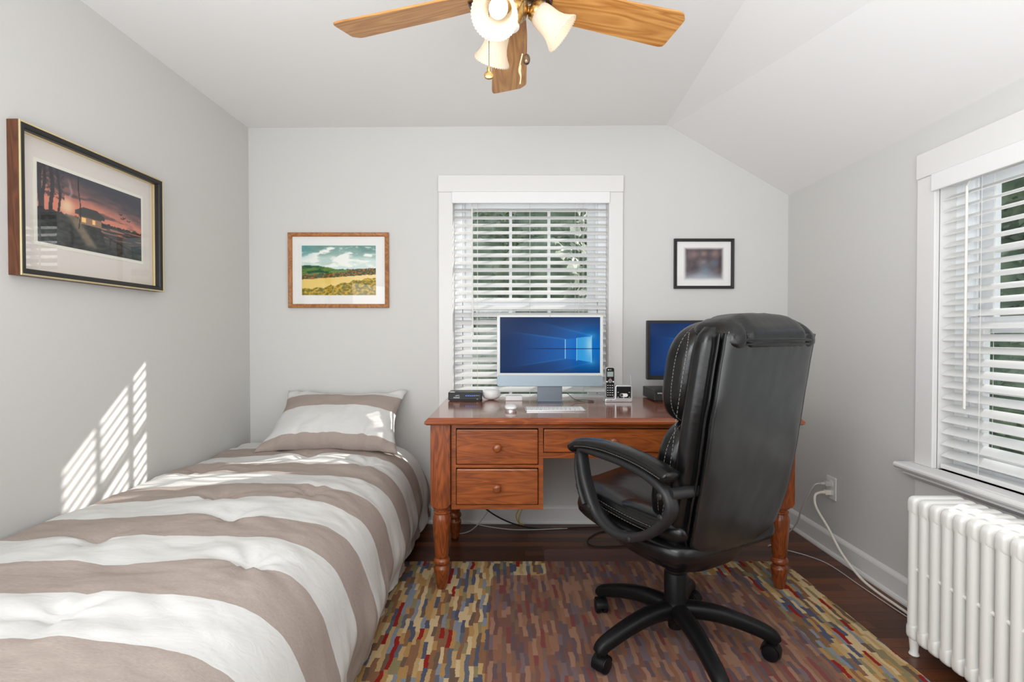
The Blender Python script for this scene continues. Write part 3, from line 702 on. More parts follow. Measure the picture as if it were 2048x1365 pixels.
# ---------------------------------------------------------------- desk
DX0, DX1, DY0, DY1, DZ = -.346, 1.256, 2.096, 2.82, .765
D = thing('desk', 'reddish pine writing desk with turned legs under the window', 'desk', (0, 0, 0))
b = NB(); pr = [(0, 0), (.004, 0), (.014, -.010), (.018, -.012), (.018, -.022), (.010, -.030), (0, -.030)]   # overhang profile from the top edge
rings = []
for off, dz in [(0.0, 0), (-.004, -.001), (-.016, -.008), (-.018, -.012), (-.018, -.020), (-.008, -.030)]:
    pass
def topring(e, z): return [Vector((DX0 - e, DY0 - e, z)), Vector((DX1 + e, DY0 - e, z)), Vector((DX1 + e, DY1, z)), Vector((DX0 - e, DY1, z))]
loft(b, [topring(-.016, DZ), topring(-.012, DZ - .0025), topring(-.003, DZ - .011), topring(0, DZ - .015), topring(0, DZ - .024), topring(-.009, DZ - .030)])
obj('tabletop', b, 'desk_top', D, smooth=False)
LZ = .378
legprof = [(.030, LZ + .01), (.0405, .372), (.0385, .364), (.0305, .360), (.0305, .354), (.036, .350), (.0365, .345), (.032, .340), (.0335, .334), (.0375, .325), (.0395, .312), (.0390, .290), (.0365, .25), (.0335, .205), (.030, .165), (.0275, .148),
           (.0255, .144), (.033, .138), (.0360, .130), (.0350, .122), (.029, .116), (.026, .110), (.030, .104), (.0345, .098), (.0352, .090), (.033, .075), (.027, .035), (.0215, .008), (.0200, .003), (.018, 0)]
lx = (-.283, 1.193); ly = (2.173, 2.735)
for yy in ly:
    for xx in lx:
        b = NB(); z0 = .010 if yy < 2.4 else 0
        sq = [(-.0425, DZ - .030), (.0425, DZ - .030), (.0425, LZ + .012), (.032, LZ - .003), (.012, LZ - .008), (-.012, LZ - .008), (-.032, LZ - .003), (-.0425, LZ + .012)]
        prism(b, sq[::-1], yy - .0425, yy + .0425, .0015, 1, mtx=Matrix.Translation((xx, 0, 0)) @ XZ)
        lathe(b, [(r, z if z > .2 else z0 + z * (1 - z0 / .2)) for r, z in legprof], 32, Matrix.Translation((xx, yy, 0)))
        obj('leg', b, 'desk_v', D, angle=35)
PB = .362       # pedestal bottom
def pedestal(xa, xb, knobs):
    b = NB(); y0, y1 = 2.150, 2.73
    box(b, xa, xa + .02, y0, y1, PB, DZ - .030); box(b, xb - .02, xb, y0, y1, PB, DZ - .030); box(b, xa + .019, xb - .019, y0 + .0005, y1 - .0005, PB + .0005, PB + .020); box(b, xa + .019, xb - .019, y1 - .012, y1 - .001, PB + .001, DZ - .031)
    box(b, xa + .019, xb - .019, y0 + .0005, y0 + .03, .543, .556); box(b, xa + .019, xb - .019, y0 + .0005, y0 + .03, .714, DZ - .031)
    obj('drawer_case', b, 'desk', D, smooth=False)
    for za, zb in ((PB + .022, .541), (.558, .712)):
        drawer(xa + .022, xb - .022, za, zb, knobs)
def drawer(xa, xb, za, zb, knob=True):
    b = NB(); box(b, xa + .001, xb - .001, 2.140, 2.160, za + .002, zb - .002, .004, 2); box(b, xa + .008, xb - .008, 2.160, 2.55, za + .008, zb - .02)
    dr = obj('drawer', b, 'desk', D, smooth=False)
    k = NB(); q = Matrix.Translation(((xa + xb) / 2, 2.140, (za + zb) / 2)) @ Matrix.Rotation(R(90), 4, 'X')
    lathe(k, [(.010, 0), (.0085, .004), (.0075, .010), (.011, .015), (.0165, .020), (.0180, .026), (.016, .031), (.010, .034), (.001, .035)], 22, q); obj('knob', k, 'desk', dr, angle=60)
pedestal(-.238, .158, True); pedestal(.752, 1.150, True)
b = NB(); box(b, .158, .752, 2.150, 2.17, .585, .608); box(b, .158, .752, 2.150, 2.17, .714, DZ - .030); obj('kneehole_rail', b, 'desk', D, smooth=False)
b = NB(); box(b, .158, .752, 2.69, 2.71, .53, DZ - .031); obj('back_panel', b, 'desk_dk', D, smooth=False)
drawer(.160, .750, .610, .713)

# ---------------------------------------------------------------- screens on the desk
def wallpaper(u, v, gain=1.0, lx=1.0):
    # window-of-light picture: four glowing panes with beams to the left
    x = u; y = 1 - v
    px, py = .91, .50
    d = math.hypot((x - .86) * 1.3, y - .56)
    c = mix((16, 124, 216), (6, 60, 118), sm(.0, .62, d)); c = mix(c, (3, 34, 80), .55 * sm(.5, 1.1, d) + .3 * sm(.35, .6, abs(y - .55)))
    def edge(x0, y0, x1, y1): return y0 + (y1 - y0) * (x - x0) / (x1 - x0)
    up1, lo1 = edge(.65, .395, .10, .26), edge(.65, .745, .10, .90)
    up2, lo2 = edge(.915, .335, .35, .07), edge(.915, .81, .35, 1.06)
    if x < .915:
        if up2 < y < lo2: c = mix(c, (10, 96, 186), .45 * sm(.2, .9, x))
        if x < .66 and up1 < y < lo1: c = mix(c, (14, 104, 196), .55 * sm(.0, .6, x))
        for e, s in ((up1, .6), (lo1, .45)):
            if x < .65: c = mix(c, (70, 160, 230), s * math.exp(-abs(y - e) / .008) * sm(.0, .6, x))
        for e, s in ((up2, .5), (lo2, .3)): c = mix(c, (60, 160, 236), s * math.exp(-abs(y - e) / .012) * sm(.3, .95, x))
    def pane(x0, x1, yt0, yt1, yb0, yb1, col):
        nonlocal c
        if x0 < x < x1:
            a = (x - x0) / (x1 - x0); t = yt0 + (yt1 - yt0) * a; b_ = yb0 + (yb1 - yb0) * a
            if t < y < b_: c = mix(c, col, .92)
    pane(.652, .762, .400, .375, .552, .557, (16, 120, 212)); pane(.652, .762, .576, .572, .742, .760, (14, 116, 208))
    pane(.774, .912, .370, .340, .556, .556, (70, 178, 244)); pane(.774, .912, .574, .574, .765, .805, (60, 172, 242))
    c = mix(c, (200, 236, 255), .75 * math.exp(-((x - .905) ** 2 / .0022 + (y - .50) ** 2 / .05)) if .774 < x < .912 and .36 < y < .79 else 0)
    for xx, t, b_ in ((.652, .395, .745), (.768, .37, .775), (.914, .335, .81)):
        if abs(x - xx) < .0035 and t < y < b_: c = (150, 220, 255)
    if x > .2 and abs(y - .565) < .007: c = mix(c, (4, 24, 66), .85 * sm(.15, .5, x))
    if .65 < x < .914 and abs(y - .565) < .006: c = (6, 40, 96)
    g = math.exp(-math.hypot((x - .914) * 1.2, y - .335) / .05) + math.exp(-math.hypot((x - .914) * 1.2, y - .81) / .05)
    c = mix(c, (120, 210, 255), .55 * min(1, g))
    return tuple(q * gain for q in c)
M['screen'] = colmat('lit_screen', .12, emis=.95, spec=.08)
# all-in-one computer
IC = thing('desktop_computer', 'silver all-in-one computer with a blue window picture on its screen, centre of desk', 'computer', (.224, 2.577, DZ))
b = NB(); prism(b, rrect(.546, .367, .012, 5, 0, .087 + .1835), -.0055, .0055, .0018, 2, mtx=XZ); obj('display_body', b, 'imac_bezel', IC, angle=30)
b = NB(); prism(b, [(x, z) for x, z in rrect(.5455, .056, .011, 5, 0, .087 + .0282)], -.0078, -.0050, .001, 1, mtx=XZ)
chin = obj('chin', b, 'imac_chin', IC, angle=30)
picgrid('screen', .515, .288, 260, 146, wallpaper, M['screen'], IC, -.0062, 0, .087 + .367 - .0105 - .144)
b = NB(); cyl(b, (0, -.0066, .087 + .3615), (0, -.005, .087 + .3615), .0018, 10); obj('camera_dot', b, 'black_pl', IC)
b = NB(); prism(b, [(.030, .004), (.026, .004), (.010, .14), (.014, .14)], -.064, .064, 0, mtx=YZ); prism(b, [(-.060, 0), (-.060, .003), (-.056, .004), (.086, .004), (.086, 0)], -.065, .065, 0, mtx=YZ)
box(b, -.064, .064, .008, .02, .004, .16, .002)
obj('stand', b, 'imac_stand', IC, smooth=False)
b = NB(); tube(b, [(.068, .05, .045), (.10, .06, .04), (.13, .05, .015), (.17, .035, .004), (.215, .03, .004), (.235, .05, .004), (.20, .085, .004), (.14, .10, .004)], .0016, 8); obj('power_cord', b, 'cable_k', IC)
# keyboard
K = thing('keyboard', 'slim white keyboard lying in front of the central computer', 'keyboard', (.2265, 2.345, DZ))
b = NB(); prism(b, rrect(.279, .114, .010), 0, .006, .001, 1); obj('case', b, 'silver', K, angle=30)
b = NB()
for r_, n in ((0, 14), (1, 14), (2, 14), (3, 13), (4, 12)):
    yy = .042 - r_ * .0205; wk = .267 / n
    for i in range(n):
        x = -.1335 + wk * (i + .5); 
        if r_ == 4 and 4 <= i <= 7:
            if i == 4: box(b, x - wk * .42, x + wk * 3.42, yy - .0085, yy + .0085, .006, .0078, .0008, 1)
            continue
        box(b, x - wk / 2 + .0013, x + wk / 2 - .0013, yy - .0088, yy + .0088, .006, .0078, .0008, 1)
obj('keys', b, 'white_pl', K, smooth=False)
b = NB()
for r_ in range(5):
    for i in range(13): x = -.124 + i * .0191; yy = .042 - r_ * .0205; box(b, x - .002, x + .002, yy - .0025, yy + .0025, .0077, .0080)
obj('key_legends', b, 'dkgrey', K, smooth=False)
# mouse
ms = thing('computer_mouse', 'white rounded mouse lying left of the keyboard', 'mouse', (.020, 2.33, DZ))
b = NB(); superell(b, (0, 0, .015), (.0285, .052, .0125), .9, .75, 30, 14, lambda q: q if q.z > .006 else Vector((q.x, q.y, .006))); obj('shell', b, 'white_pl', ms)
b = NB(); prism(b, rrect(.044, .086, .02), 0, .007); obj('base', b, 'silver', ms, smooth=False)
# set-top gateway, mesh pod, small box
g = thing('internet_modem', 'black internet modem with a white sticker on the left end of the desk', 'modem', (-.221, 2.715, DZ))
b = NB(); box(b, -.089, .089, -.062, .062, .004, .046, .003, 2); box(b, -.08, .08, -.05, .05, 0, .005); obj('body', b, 'black_pl', g, smooth=False)
b = NB(); box(b, -.080, -.055, -.058, -.028, .046, .0464); obj('sticker', b, 'white_print', g, smooth=False)
b = NB()
for i in range(5): box(b, .004 + i * .0105, .010 + i * .0105, -.0626, -.062, .026, .031)
obj('status_lights', b, 'blue_led', g, smooth=False)
text('logo_lettering', 'ARRIS', .0115, 'white_print', g, TM(-.045, -.0622, .018), sx=1.15)
text('model_lettering', 'SURFboard', .0050, 'white_print', g, TM(.066, -.0622, .029))
text('small_lettering', 'SBG', .0050, 'white_print', g, TM(.066, -.0622, .010))
b = NB(); tube(b, [(-.052, -.0624, .0275), (-.044, -.0624, .0300), (-.030, -.0624, .0330)], .0007, 6); tube(b, [(-.048, -.0624, .0265), (-.040, -.0624, .0290), (-.032, -.0624, .0275), (-.028, -.0624, .0262)], .0006, 6); obj('logo_swoosh', b, 'white_print', g)
pod = NB(); superell(pod, (0, 0, .031), (.047, .047, .030), .75, 1, 36, 18, lambda q: Vector((q.x * (1 + .10 * (q.z / .06)), q.y * (1 + .10 * (q.z / .06)), max(q.z, .0008)))); o = obj('mesh_router', pod, 'white_pl'); o.location = (-.082, 2.715, DZ)
tag(o, 'round white mesh router puck beside the black modem', 'router')
bx_ = NB(); box(bx_, -.045, .045, -.03, .03, 0, .026, .004, 3); o = obj('adapter_box', bx_, 'white_pl', smooth=False); o.location = (.040, 2.695, DZ)
tag(o, 'small flat white box on the desk left of the computer stand', 'box')
# cordless phone
T = thing('cordless_phone', 'cordless phone standing in its silver answering base on the desk', 'phone', (.588, 2.640, DZ), R(-2))
b = NB(); prism(b, [(-.070, .0), (-.070, .012), (-.066, .018), (-.020, .018), (-.018, .080), (-.012, .088), (.062, .088), (.070, .080), (.072, .010), (.066, 0)], -.03, .045, .003, 2, mtx=XZ); obj('base_station', b, 'silver', T, smooth=False)
b = NB(); box(b, -.012, .063, -.0325, -.029, .022, .082, .002, 2); box(b, -.012, .063, -.0330, -.032, .052, .080); obj('control_panel', b, 'black_pl', T, smooth=False)
b = NB(); prism(b, rrect(.040, .018, .009, 6, .026, .037), -.0345, -.0322, 0, mtx=XZ); obj('play_button', b, 'white_pl', T, smooth=False)
b = NB(); cyl(b, (.014, -.0355, .037), (.014, -.034, .037), .0075, 16); obj('round_button', b, 'dkgrey', T)
for x, z in ((-.004, .052), (.054, .052), (-.004, .027), (.054, .027), (.025, .024)):
    b = NB(); box(b, x - .003, x + .003, -.0338, -.0324, z - .0012, z + .0012); obj('button_legend', b, 'white_print', T, smooth=False)
b = NB(); cyl(b, (.074, .02, .065), (.076, .02, .070), .006, 12); tube(b, [(.075, .02, .066), (.074, .022, .10), (.071, .024, .140)], lambda t: .0035 - .0015 * t, 8); obj('antenna', b, 'silver', T)
b = NB(); prism(b, rrect(.046, .160, .010, 5, -.046, .104), -.036, -.012, .004, 3, mtx=XZ); hs = obj('handset', b, 'silver', T, angle=40)
b = NB(); prism(b, rrect(.041, .154, .009, 5, -.046, .104), -.0372, -.035, .001, 1, mtx=XZ); obj('handset_face', b, 'black_pl', hs, smooth=False)
b = NB(); box(b, -.062, -.030, -.0378, -.037, .134, .160); obj('display', b, 'screen_lcd', hs, smooth=False)
b = NB()
for r_ in range(5):
    for i in range(3): x = -.058 + i * .012; z = .088 - r_ * .0125; box(b, x - .0033, x + .0033, -.0376, -.037, z - .0012, z + .0018)
for x in (-.0625, -.0295): box(b, x - .004, x + .004, -.0376, -.037, .104, .111)
ring = [(-.046 + .0085 * math.cos(a), -.0374, .112 + .0085 * math.sin(a)) for a in [2 * math.pi * i / 14 for i in range(14)]]; tube(b, ring, .0009, 6, 2, True)
for dx, dz in ((0, .004), (0, -.004), (.004, 0), (-.004, 0)): box(b, -.0475 + dx, -.0445 + dx, -.0376, -.037, .1105 + dz, .1135 + dz)
obj('keypad', b, 'white_print', hs, smooth=False)
b = NB(); box(b, -.049, -.043, -.0377, -.037, .124, .1275); obj('red_key', b, 'red_print', hs, smooth=False)
text('phone_lettering', 'at&t', .0065, 'white_print', hs, TM(-.045, -.0373, .170)); b = NB(); cyl(b, (-.0555, -.0376, .170), (-.0555, -.037, .170), .003, 12); obj('logo_globe', b, 'white_print', hs)
text('base_lettering', 'at&t', .006, 'dkgrey', T, TM(-.040, -.0302, .010))
# right monitor and the black box below it
S = thing('disc_box', 'flat black media box with silver lettering under the right monitor', 'media player', (.935, 2.735, DZ), R(0))
b = NB(); box(b, -.158, .158, -.115, .11, .006, .062, .003, 2)
for sx in (-1, 1): box(b, sx * .12 - .02, sx * .12 + .02, -.09, -.06, 0, .007)
obj('housing', b, 'black_pl', S, smooth=False)
text('logo_lettering', 'SAMSUNG', .0090, 'white_print', S, TM(-.122, -.1152, .045))
Mo = thing('monitor', 'black monitor on the right side of the desk, partly behind the chair', 'monitor', (1.03, 2.70, DZ + .0625), R(-4))
b = NB(); box(b, -.268, .268, -.006, .028, .046, .368, .003, 2); obj('bezel', b, 'black_pl', Mo, smooth=False)
picgrid('screen', .500, .283, 200, 110, lambda u, v: wallpaper(u, v, 1.1), M['screen'], Mo, -.0068, 0, .212)
b = NB(); cyl(b, (-.02, .02, .006), (-.02, .018, .10), .018, 14); cyl(b, (0, .02, .0), (0, .02, .008), .095, 36); tube(b, [(-.09, -.05, .006), (-.06, -.02, .02), (-.03, .01, .05)], .009, 8); obj('monitor_stand', b, 'black_pl', Mo)

# ---------------------------------------------------------------- office chair (local +y is the way it faces)
CH = thing('office_chair', 'high-backed black leather office chair on a five-star base', 'chair', (.595, 1.75, .0138), R(30))
W30 = R(30)
Z0 = -.0138
for k, ad in enumerate((133, 205, 276, 347, 61)):
    a = R(ad) - W30; d = Vector((math.cos(a), math.sin(a), 0)); s = Vector((-d.y, d.x, 0))
    b = NB()
    cen = [d * r + Vector((0, 0, z)) for r, z in ((.018, .138), (.07, .142), (.14, .137), (.21, .121), (.28, .098), (.312, .083), (.322, .068))]
    tube(b, cen, lambda t: .031 - .010 * t, 16, 5, ry=lambda t: .030 - .009 * t, up=(0, 0, 1), sq=2.7)
    obj('base_leg', b, 'base_pl', CH)
    b = NB(); c = d * .322; ca = a + R((-40, 20, 55, -25, 70)[k]); w = Vector((-math.sin(ca), math.cos(ca), 0)); f = Vector((math.cos(ca), math.sin(ca), 0))
    cc = c - f * .012
    cyl(b, (c.x, c.y, .045), (c.x, c.y, .075), .010, 12)
    for sg in (-1, 1):
        q = (w * sg).to_track_quat('Z', 'Y').to_matrix().to_4x4(); q.translation = cc + w * sg * .004 + Vector((0, 0, .027))
        lathe(b, [(.022, 0), (.0265, .002), (.027, .006), (.027, .016), (.0245, .019), (.013, .0205), (.001, .021)], 24, q)
    # hood
    hood = []
    for i in range(13):
        t = R(-15 + 190 * i / 12); hood.append(cc + f * (.0300 * math.cos(t)) + Vector((0, 0, .027 + .0300 * math.sin(t))))
    tube(b, hood, .0025, 8, 1, ry=.021, up=tuple(w), sq=4)
    obj('caster', b, 'base_pl', CH)
b = NB(); lathe(b, [(.020, .070), (.024, .073), (.024, .095), (.034, .100), (.044, .115), (.046, .150), (.040, .166), (.0385, .172), (.0385, .268), (.036, .272), (.033, .274)], 32); obj('column_sleeve', b, 'base_pl', CH)
b = NB(); lathe(b, [(.0345, .270), (.0345, .281), (.031, .283), (.031, .36)], 28); obj('gas_column', b, 'black_pl', CH)
# underseat shell
def warp_seat(q):
    f = q.y; return Vector((q.x, q.y, q.z + .030 * sm(-.05, .30, f) - .02 * sm(0, .26, abs(q.x)) * 0))
b = NB()
rings = []
for z, w, y0, y1 in ((.335, .06, -.12, .05), (.341, .11, -.15, .10), (.358, .165, -.175, .16), (.388, .21, -.19, .21), (.418, .24, -.20, .25), (.445, .25, -.205, .27)):
    ring = []
    for i in range(40):
        an = 2 * math.pi * i / 40; ca, sa = math.cos(an), math.sin(an); e = 3.2; f = (abs(ca) ** e + abs(sa) ** e) ** (-1 / e)
        ring.append(Vector((w * ca * f, (y0 + y1) / 2 + (y1 - y0) / 2 * sa * f, z + .05 * sm(0, .28, (y0 + y1) / 2 + (y1 - y0) / 2 * sa * f))))
    rings.append(ring)
loft(b, rings); obj('seat_shell', b, 'leather', CH, angle=80)
b = NB(); superell(b, (0, .02, .452), (.262, .262, .048), .6, .32, 60, 18, warp_seat); sb = obj('seat_base_cushion', b, 'leather', CH, angle=180)
b = NB(); superell(b, (0, .03, .512), (.258, .272, .046), .75, .34, 72, 22, lambda q: warp_seat(Vector((q.x, q.y, q.z + .008 * math.cos(q.x * 24) * (1 if q.z > .512 else 0)))))
sc2 = obj('seat_cushion', b, 'leather', CH, angle=180)
for sx in (-1, 1): b = NB(); superell(b, (sx * .205, -.085, .520), (.050, .15, .040), .8, .6, 30, 16); obj('side_pad', b, 'leather', CH, angle=180)
def seatline(x0, x1, z, yedge, r=.004):
    b = NB(); ring = []
    for i in range(64):
        an = 2 * math.pi * i / 64; ca, sa = math.cos(an), math.sin(an); e = 5.5; f = (abs(ca) ** e + abs(sa) ** e) ** (-1 / e)
        ring.append(warp_seat(Vector((x1 * ca * f, yedge + .272 * sa * f, z))))
    tube(b, ring, r, 8, 1, True); return b
obj('piping', seatline(0, .258, .512, .03), 'leather', sc2)
for z, dx in ((.521, .2585), (.503, .2585)):
    b = NB(); stitches(b, [warp_seat(Vector((-dx, y, z))) for y in (-.15, -.05, .05, .15, .24)]); obj('stitching', b, 'stitch', sc2)
    b = NB(); stitches(b, [warp_seat(Vector((x, .302, z))) for x in (-.2, -.1, 0, .1, .2)]); obj('stitching', b, 'stitch', sc2)
# backrest
YRc = [(.40, -.195), (.46, -.222), (.55, -.252), (.70, -.286), (.85, -.308), (1.0, -.332), (1.10, -.350), (1.16, -.358)]
def yr(z):
    if z <= YRc[0][0]: return YRc[0][1]
    for (a, p), (c, q) in zip(YRc, YRc[1:]):
        if z <= c: t = (z - a) / (c - a); return p + (q - p) * t
    return YRc[-1][1]
def ysm(z): return (yr(z - .03) + yr(z) + yr(z + .03)) / 3
def hw(z): return .196 + .020 * sm(.42, .62, z) - .004 * sm(.8, 1.1, z)
b = NB(); rings = []
for i in range(34):
    t = i / 33; z = .412 + (1.125 - .412) * t; e = min(1, math.sqrt(max(0, 1 - max(0, (.07 - (z - .412)) / .07) ** 2)) * .999 + .001)
    w = (hw(z) + .030) * (.80 + .20 * e); th = .050 * (.35 + .65 * e); et = math.sqrt(max(0, 1 - (max(0, z - 1.055) / .072) ** 2)); w *= .86 + .14 * et; th *= .45 + .55 * et; yc_ = ysm(z) + .058; ring = []
    for k in range(44):
        an = 2 * math.pi * k / 44; ca, sa = math.cos(an), math.sin(an); ex = 3.0; f = (abs(ca) ** ex + abs(sa) ** ex) ** (-1 / ex)
        ring.append(Vector((w * ca * f, yc_ + th * sa * f, z)))
    rings.append(ring)
loft(b, rings); BK = obj('backrest', b, 'leather', CH, angle=80)
# rear panel: outline (x half width) with rounded bottom corners
def panel_pt(u, v):      # u -1..1, v 0..1
    z = .452 + (1.106 - .452) * v; w = hw(z)
    zz = z - .016 * (1 - u * u) * (1 - v) * 1.2
    cr = .05 * max(0, 1 - v / .07) ** 2; w2 = w - cr
    edge = max(abs(u) ** 10, max(0, 1 - v / .03) ** 2)
    return Vector((w2 * u, ysm(z) + .004 - .013 * (1 - edge * .9) - .006 * (1 - u * u) + .0022 * fb(u * 3, v * 6, 3, 2) + .004 * sm(.90, 1, v) * fb(u * 14, v * 3, 8, 2), zz))
b = NB(); G = [[b.verts.new(panel_pt(-1 + 2 * i / 40, j / 60)) for i in range(41)] for j in range(61)]
for j in range(60):
    for i in range(40): b.faces.new((G[j][i], G[j][i + 1], G[j + 1][i + 1], G[j + 1][i]))
pn = obj('back_panel', b, 'leather_back', BK, angle=180); sd = pn.modifiers.new('thick', 'SOLIDIFY'); sd.thickness = .012; sd.offset = 0
def off(p, d=.004): return p + Vector((0, -d, 0))
b = NB()
path = [panel_pt(-1, 1 - j / 30) for j in range(31)] + [panel_pt(-1 + 2 * i / 16, 0) for i in range(1, 17)] + [panel_pt(1, j / 30) for j in range(1, 31)]
tube(b, [off(p) for p in path], .0042, 8, 1)
tube(b, [Vector((p.x * 1.045, p.y + .008, p.z - (.008 if 30 <= k <= 46 else 0))) for k, p in enumerate(path)], .004, 8, 1); obj('piping', b, 'leather', BK)
b = NB(); stitches(b, [off(Vector((p.x * .965, p.y, p.z + .006)), .009) for p in path[::3]], sub=3); obj('stitching', b, 'stitch', BK); b = NB()
stitches(b, [Vector((-hw(z) - .030, ysm(z) + .094, z)) for z in (.46, .55, .65, .75, .85, .95, 1.05, 1.11)]); obj('stitching', b, 'stitch', BK); b = NB()
stitches(b, [Vector((hw(z) + .030, ysm(z) + .094, z)) for z in (.46, .55, .65, .75, .85, .95, 1.05, 1.11)]); obj('stitching', b, 'stitch', BK)
def bendback(dy):
    def f(q): return Vector((q.x, q.y + ysm(q.z) + dy, q.z))
    return f
b = NB(); superell(b, (0, 0, .675), (.236, .062, .185), .62, .55, 60, 26, bendback(.128)); lc = obj('lumbar_cushion', b, 'leather', CH, angle=180)
b = NB(); superell(b, (0, 0, .985), (.240, .072, .165), .62, .55, 60, 26, bendback(.132)); hc = obj('head_cushion', b, 'leather', CH, angle=180)
for par, zc, sz_, sx_, dy in ((lc, .675, .185, .236, .128), (hc, .985, .165, .240, .132)):
    for sx in (-1, 1):
        P_ = []
        for k in range(15):
            q_ = -.86 + 1.72 * k / 14; vv = math.asin(abs(q_) ** (1 / .62)); z = zc + sz_ * q_
            P_.append(Vector((sx * (sx_ * math.cos(vv) ** .62 + .0004), ysm(z) + dy, z)))
        b = NB(); stitches(b, P_, sub=2); obj('stitching', b, 'stitch', par)
# roll over the top, in three padded sections
b = NB()
def rollw(q): return Vector((q.x, q.y + .10 * 0, q.z + .004 * math.sin(q.x * 70) * (q.y < -.33)))
def rollwarp(q):
    k = 1 - .10 * math.exp(-((abs(q.x) - .140) / .010) ** 2) - .12 * sm(.190, .207, abs(q.x))
    z = q.z - 1.118; y = q.y + .298; z += .0025 * fb(q.x * 22, y * 6, 3, 2)
    return Vector((q.x, -.298 + y * k, 1.118 + z * k - .014 * sm(.10, .24, abs(q.x)) - .05 * sm(-.31, -.38, q.y) * .5))
superell(b, (0, -.298, 1.120), (.208, .078, .047), .8, .30, 140, 26, rollwarp)
obj('top_roll', b, 'leather', CH, angle=180)
b = NB(); tube(b, [(-.200, -.352, 1.083), (-.15, -.371, 1.088), (0, -.376, 1.090), (.15, -.371, 1.088), (.200, -.352, 1.083)], .0045, 8); tube(b, [(-.196, -.350, 1.073), (-.15, -.368, 1.077), (0, -.372, 1.079), (.15, -.368, 1.077), (.196, -.350, 1.073)], .004, 8)
obj('roll_piping', b, 'leather', CH)
# arms
for sx in (-1, 1):
    X = -.298 if sx < 0 else .268
    AO = 0 if sx < 0 else .045
    b = NB(); loop = [(.148, .700), (.140, .650), (.119, .587), (.067, .508), (-.016, .474), (-.102, .486), (-.18, .530), (-.236, .590), (-.245, .630), (-.215, .668), (-.147, .694), (-.041, .709), (.067, .712), (.125, .712)]
    tube(b, [(X, y, z) for y, z in [(q_[0] + AO, q_[1]) for q_ in loop]], .014, 14, 6, True, ry=.022, up=(1, 0, 0), sq=3.2)
    tube(b, [(X - sx * .004, .160 + AO, .690), (X - sx * .004, .163 + AO, .64), (X - sx * .004, .146 + AO, .57), (X - sx * .002, .118 + AO, .525)], .009, 12, 5, ry=.026, up=(1, 0, 0), sq=3.5)
    cyl(b, (X, -.240 + AO, .655), (sx * .20, -.255, .655), .017, 16); cyl(b, (X, -.06, .478), (sx * .20, -.06, .45), .015, 14); cyl(b, (X, .085, .52), (sx * .22, .085, .48), .012, 12)
    arm = obj('armrest', b, 'arm_pl', CH, angle=70)
    for y, z in ((-.222, .648), (-.225, .588), (-.100, .484), (.086, .527)):
        y += AO; b = NB(); xs = X + sx * .021; q = Matrix.Translation((xs, y, z)) @ Matrix.Rotation(R(90) * sx, 4, 'Y'); lathe(b, [(.010, 0), (.0095, .002), (.006, .0045), (.001, .005)], 16, q); obj('bolt', b, 'arm_pl', arm)
    b = NB(); C = [(.196, .698), (.182, .715), (.150, .730), (.095, .739), (.02, .744), (-.048, .742), (-.12, .736), (-.18, .726), (-.235, .712), (-.252, .706)]
    tube(b, [(X, y + AO, z - .004) for y, z in C], lambda t: .019 * min(1, .55 + 6 * t, .6 + 6 * (1 - t)), 18, 5, ry=lambda t: .034 * min(1, .5 + 6 * t, .6 + 6 * (1 - t)), up=(1, 0, 0), sq=2.6)
    ap = obj('arm_pad', b, 'leather', arm, angle=180)
    b = NB(); stitches(b, [(X + sx * .0345, y + AO, z - .010) for y, z in C[2:-1]]); obj('stitching', b, 'stitch', ap)

# ---------------------------------------------------------------- radiator
RD = thing('radiator', 'white cast iron column radiator below the right window', 'radiator', (0, 0, 0))
ys0 = 1.727; pitch = .0445; NS = 15; xf, xb = 1.400, 1.585; zt, zb_ = .556, .052
for k in range(NS):
    y = ys0 - k * pitch; b = NB(); foot = k in (0, NS - 1)
    # headers
    prism(b, rrect(xb - xf, .070, .022, 5, (xf + xb) / 2, zt - .035), -.0170, .0170, .009, 3, mtx=Matrix.Translation((0, y, 0)) @ XZ)
    prism(b, rrect(xb - xf, .066, .022, 5, (xf + xb) / 2, zb_ + .033), -.0170, .0170, .009, 3, mtx=Matrix.Translation((0, y, 0)) @ XZ)
    for i in range(5):
        xc = xf + .0165 + i * (xb - xf - .033) / 4; tube(b, [(xc, y, zb_ + .03), (xc, y, zt - .03)], .0165, 18, 1, ry=.0155, up=(0, 1, 0), sq=2.6)
    if k < NS - 1:
        for zz in (zt - .035, (zt + zb_) / 2, zb_ + .033):
            r_ = .022 if zz != (zt + zb_) / 2 else .007; xx_ = (xf + xb) / 2 if r_ > .01 else xf + .017
            cyl(b, (xx_, y - .014, zz), (xx_, y - pitch + .014, zz), r_, 14)
    if foot:
        for xc in (xf + .020, xb - .020):
            lathe(b, [(.013, 0), (.016, .004), (.012, .015), (.014, .04), (.017, .075)], 16, Matrix.Translation((xc, y, 0)))
    obj('radiator_section', b, 'rad', RD, angle=50)
b = NB(); cyl(b, (1.545, 1.80, .0), (1.545, 1.80, .10), .014, 16); cyl(b, (1.545, 1.80, 0), (1.545, 1.80, .006), .036, 24); lathe(b, [(.020, 0), (.024, .01), (.024, .03), (.018, .04), (.012, .05)], 18, Matrix.Translation((1.545, 1.80, .085))); cyl(b, (1.545, 1.80, .10), (1.51, 1.735, .092), .013, 14)
obj('valve', b, 'silver', RD)

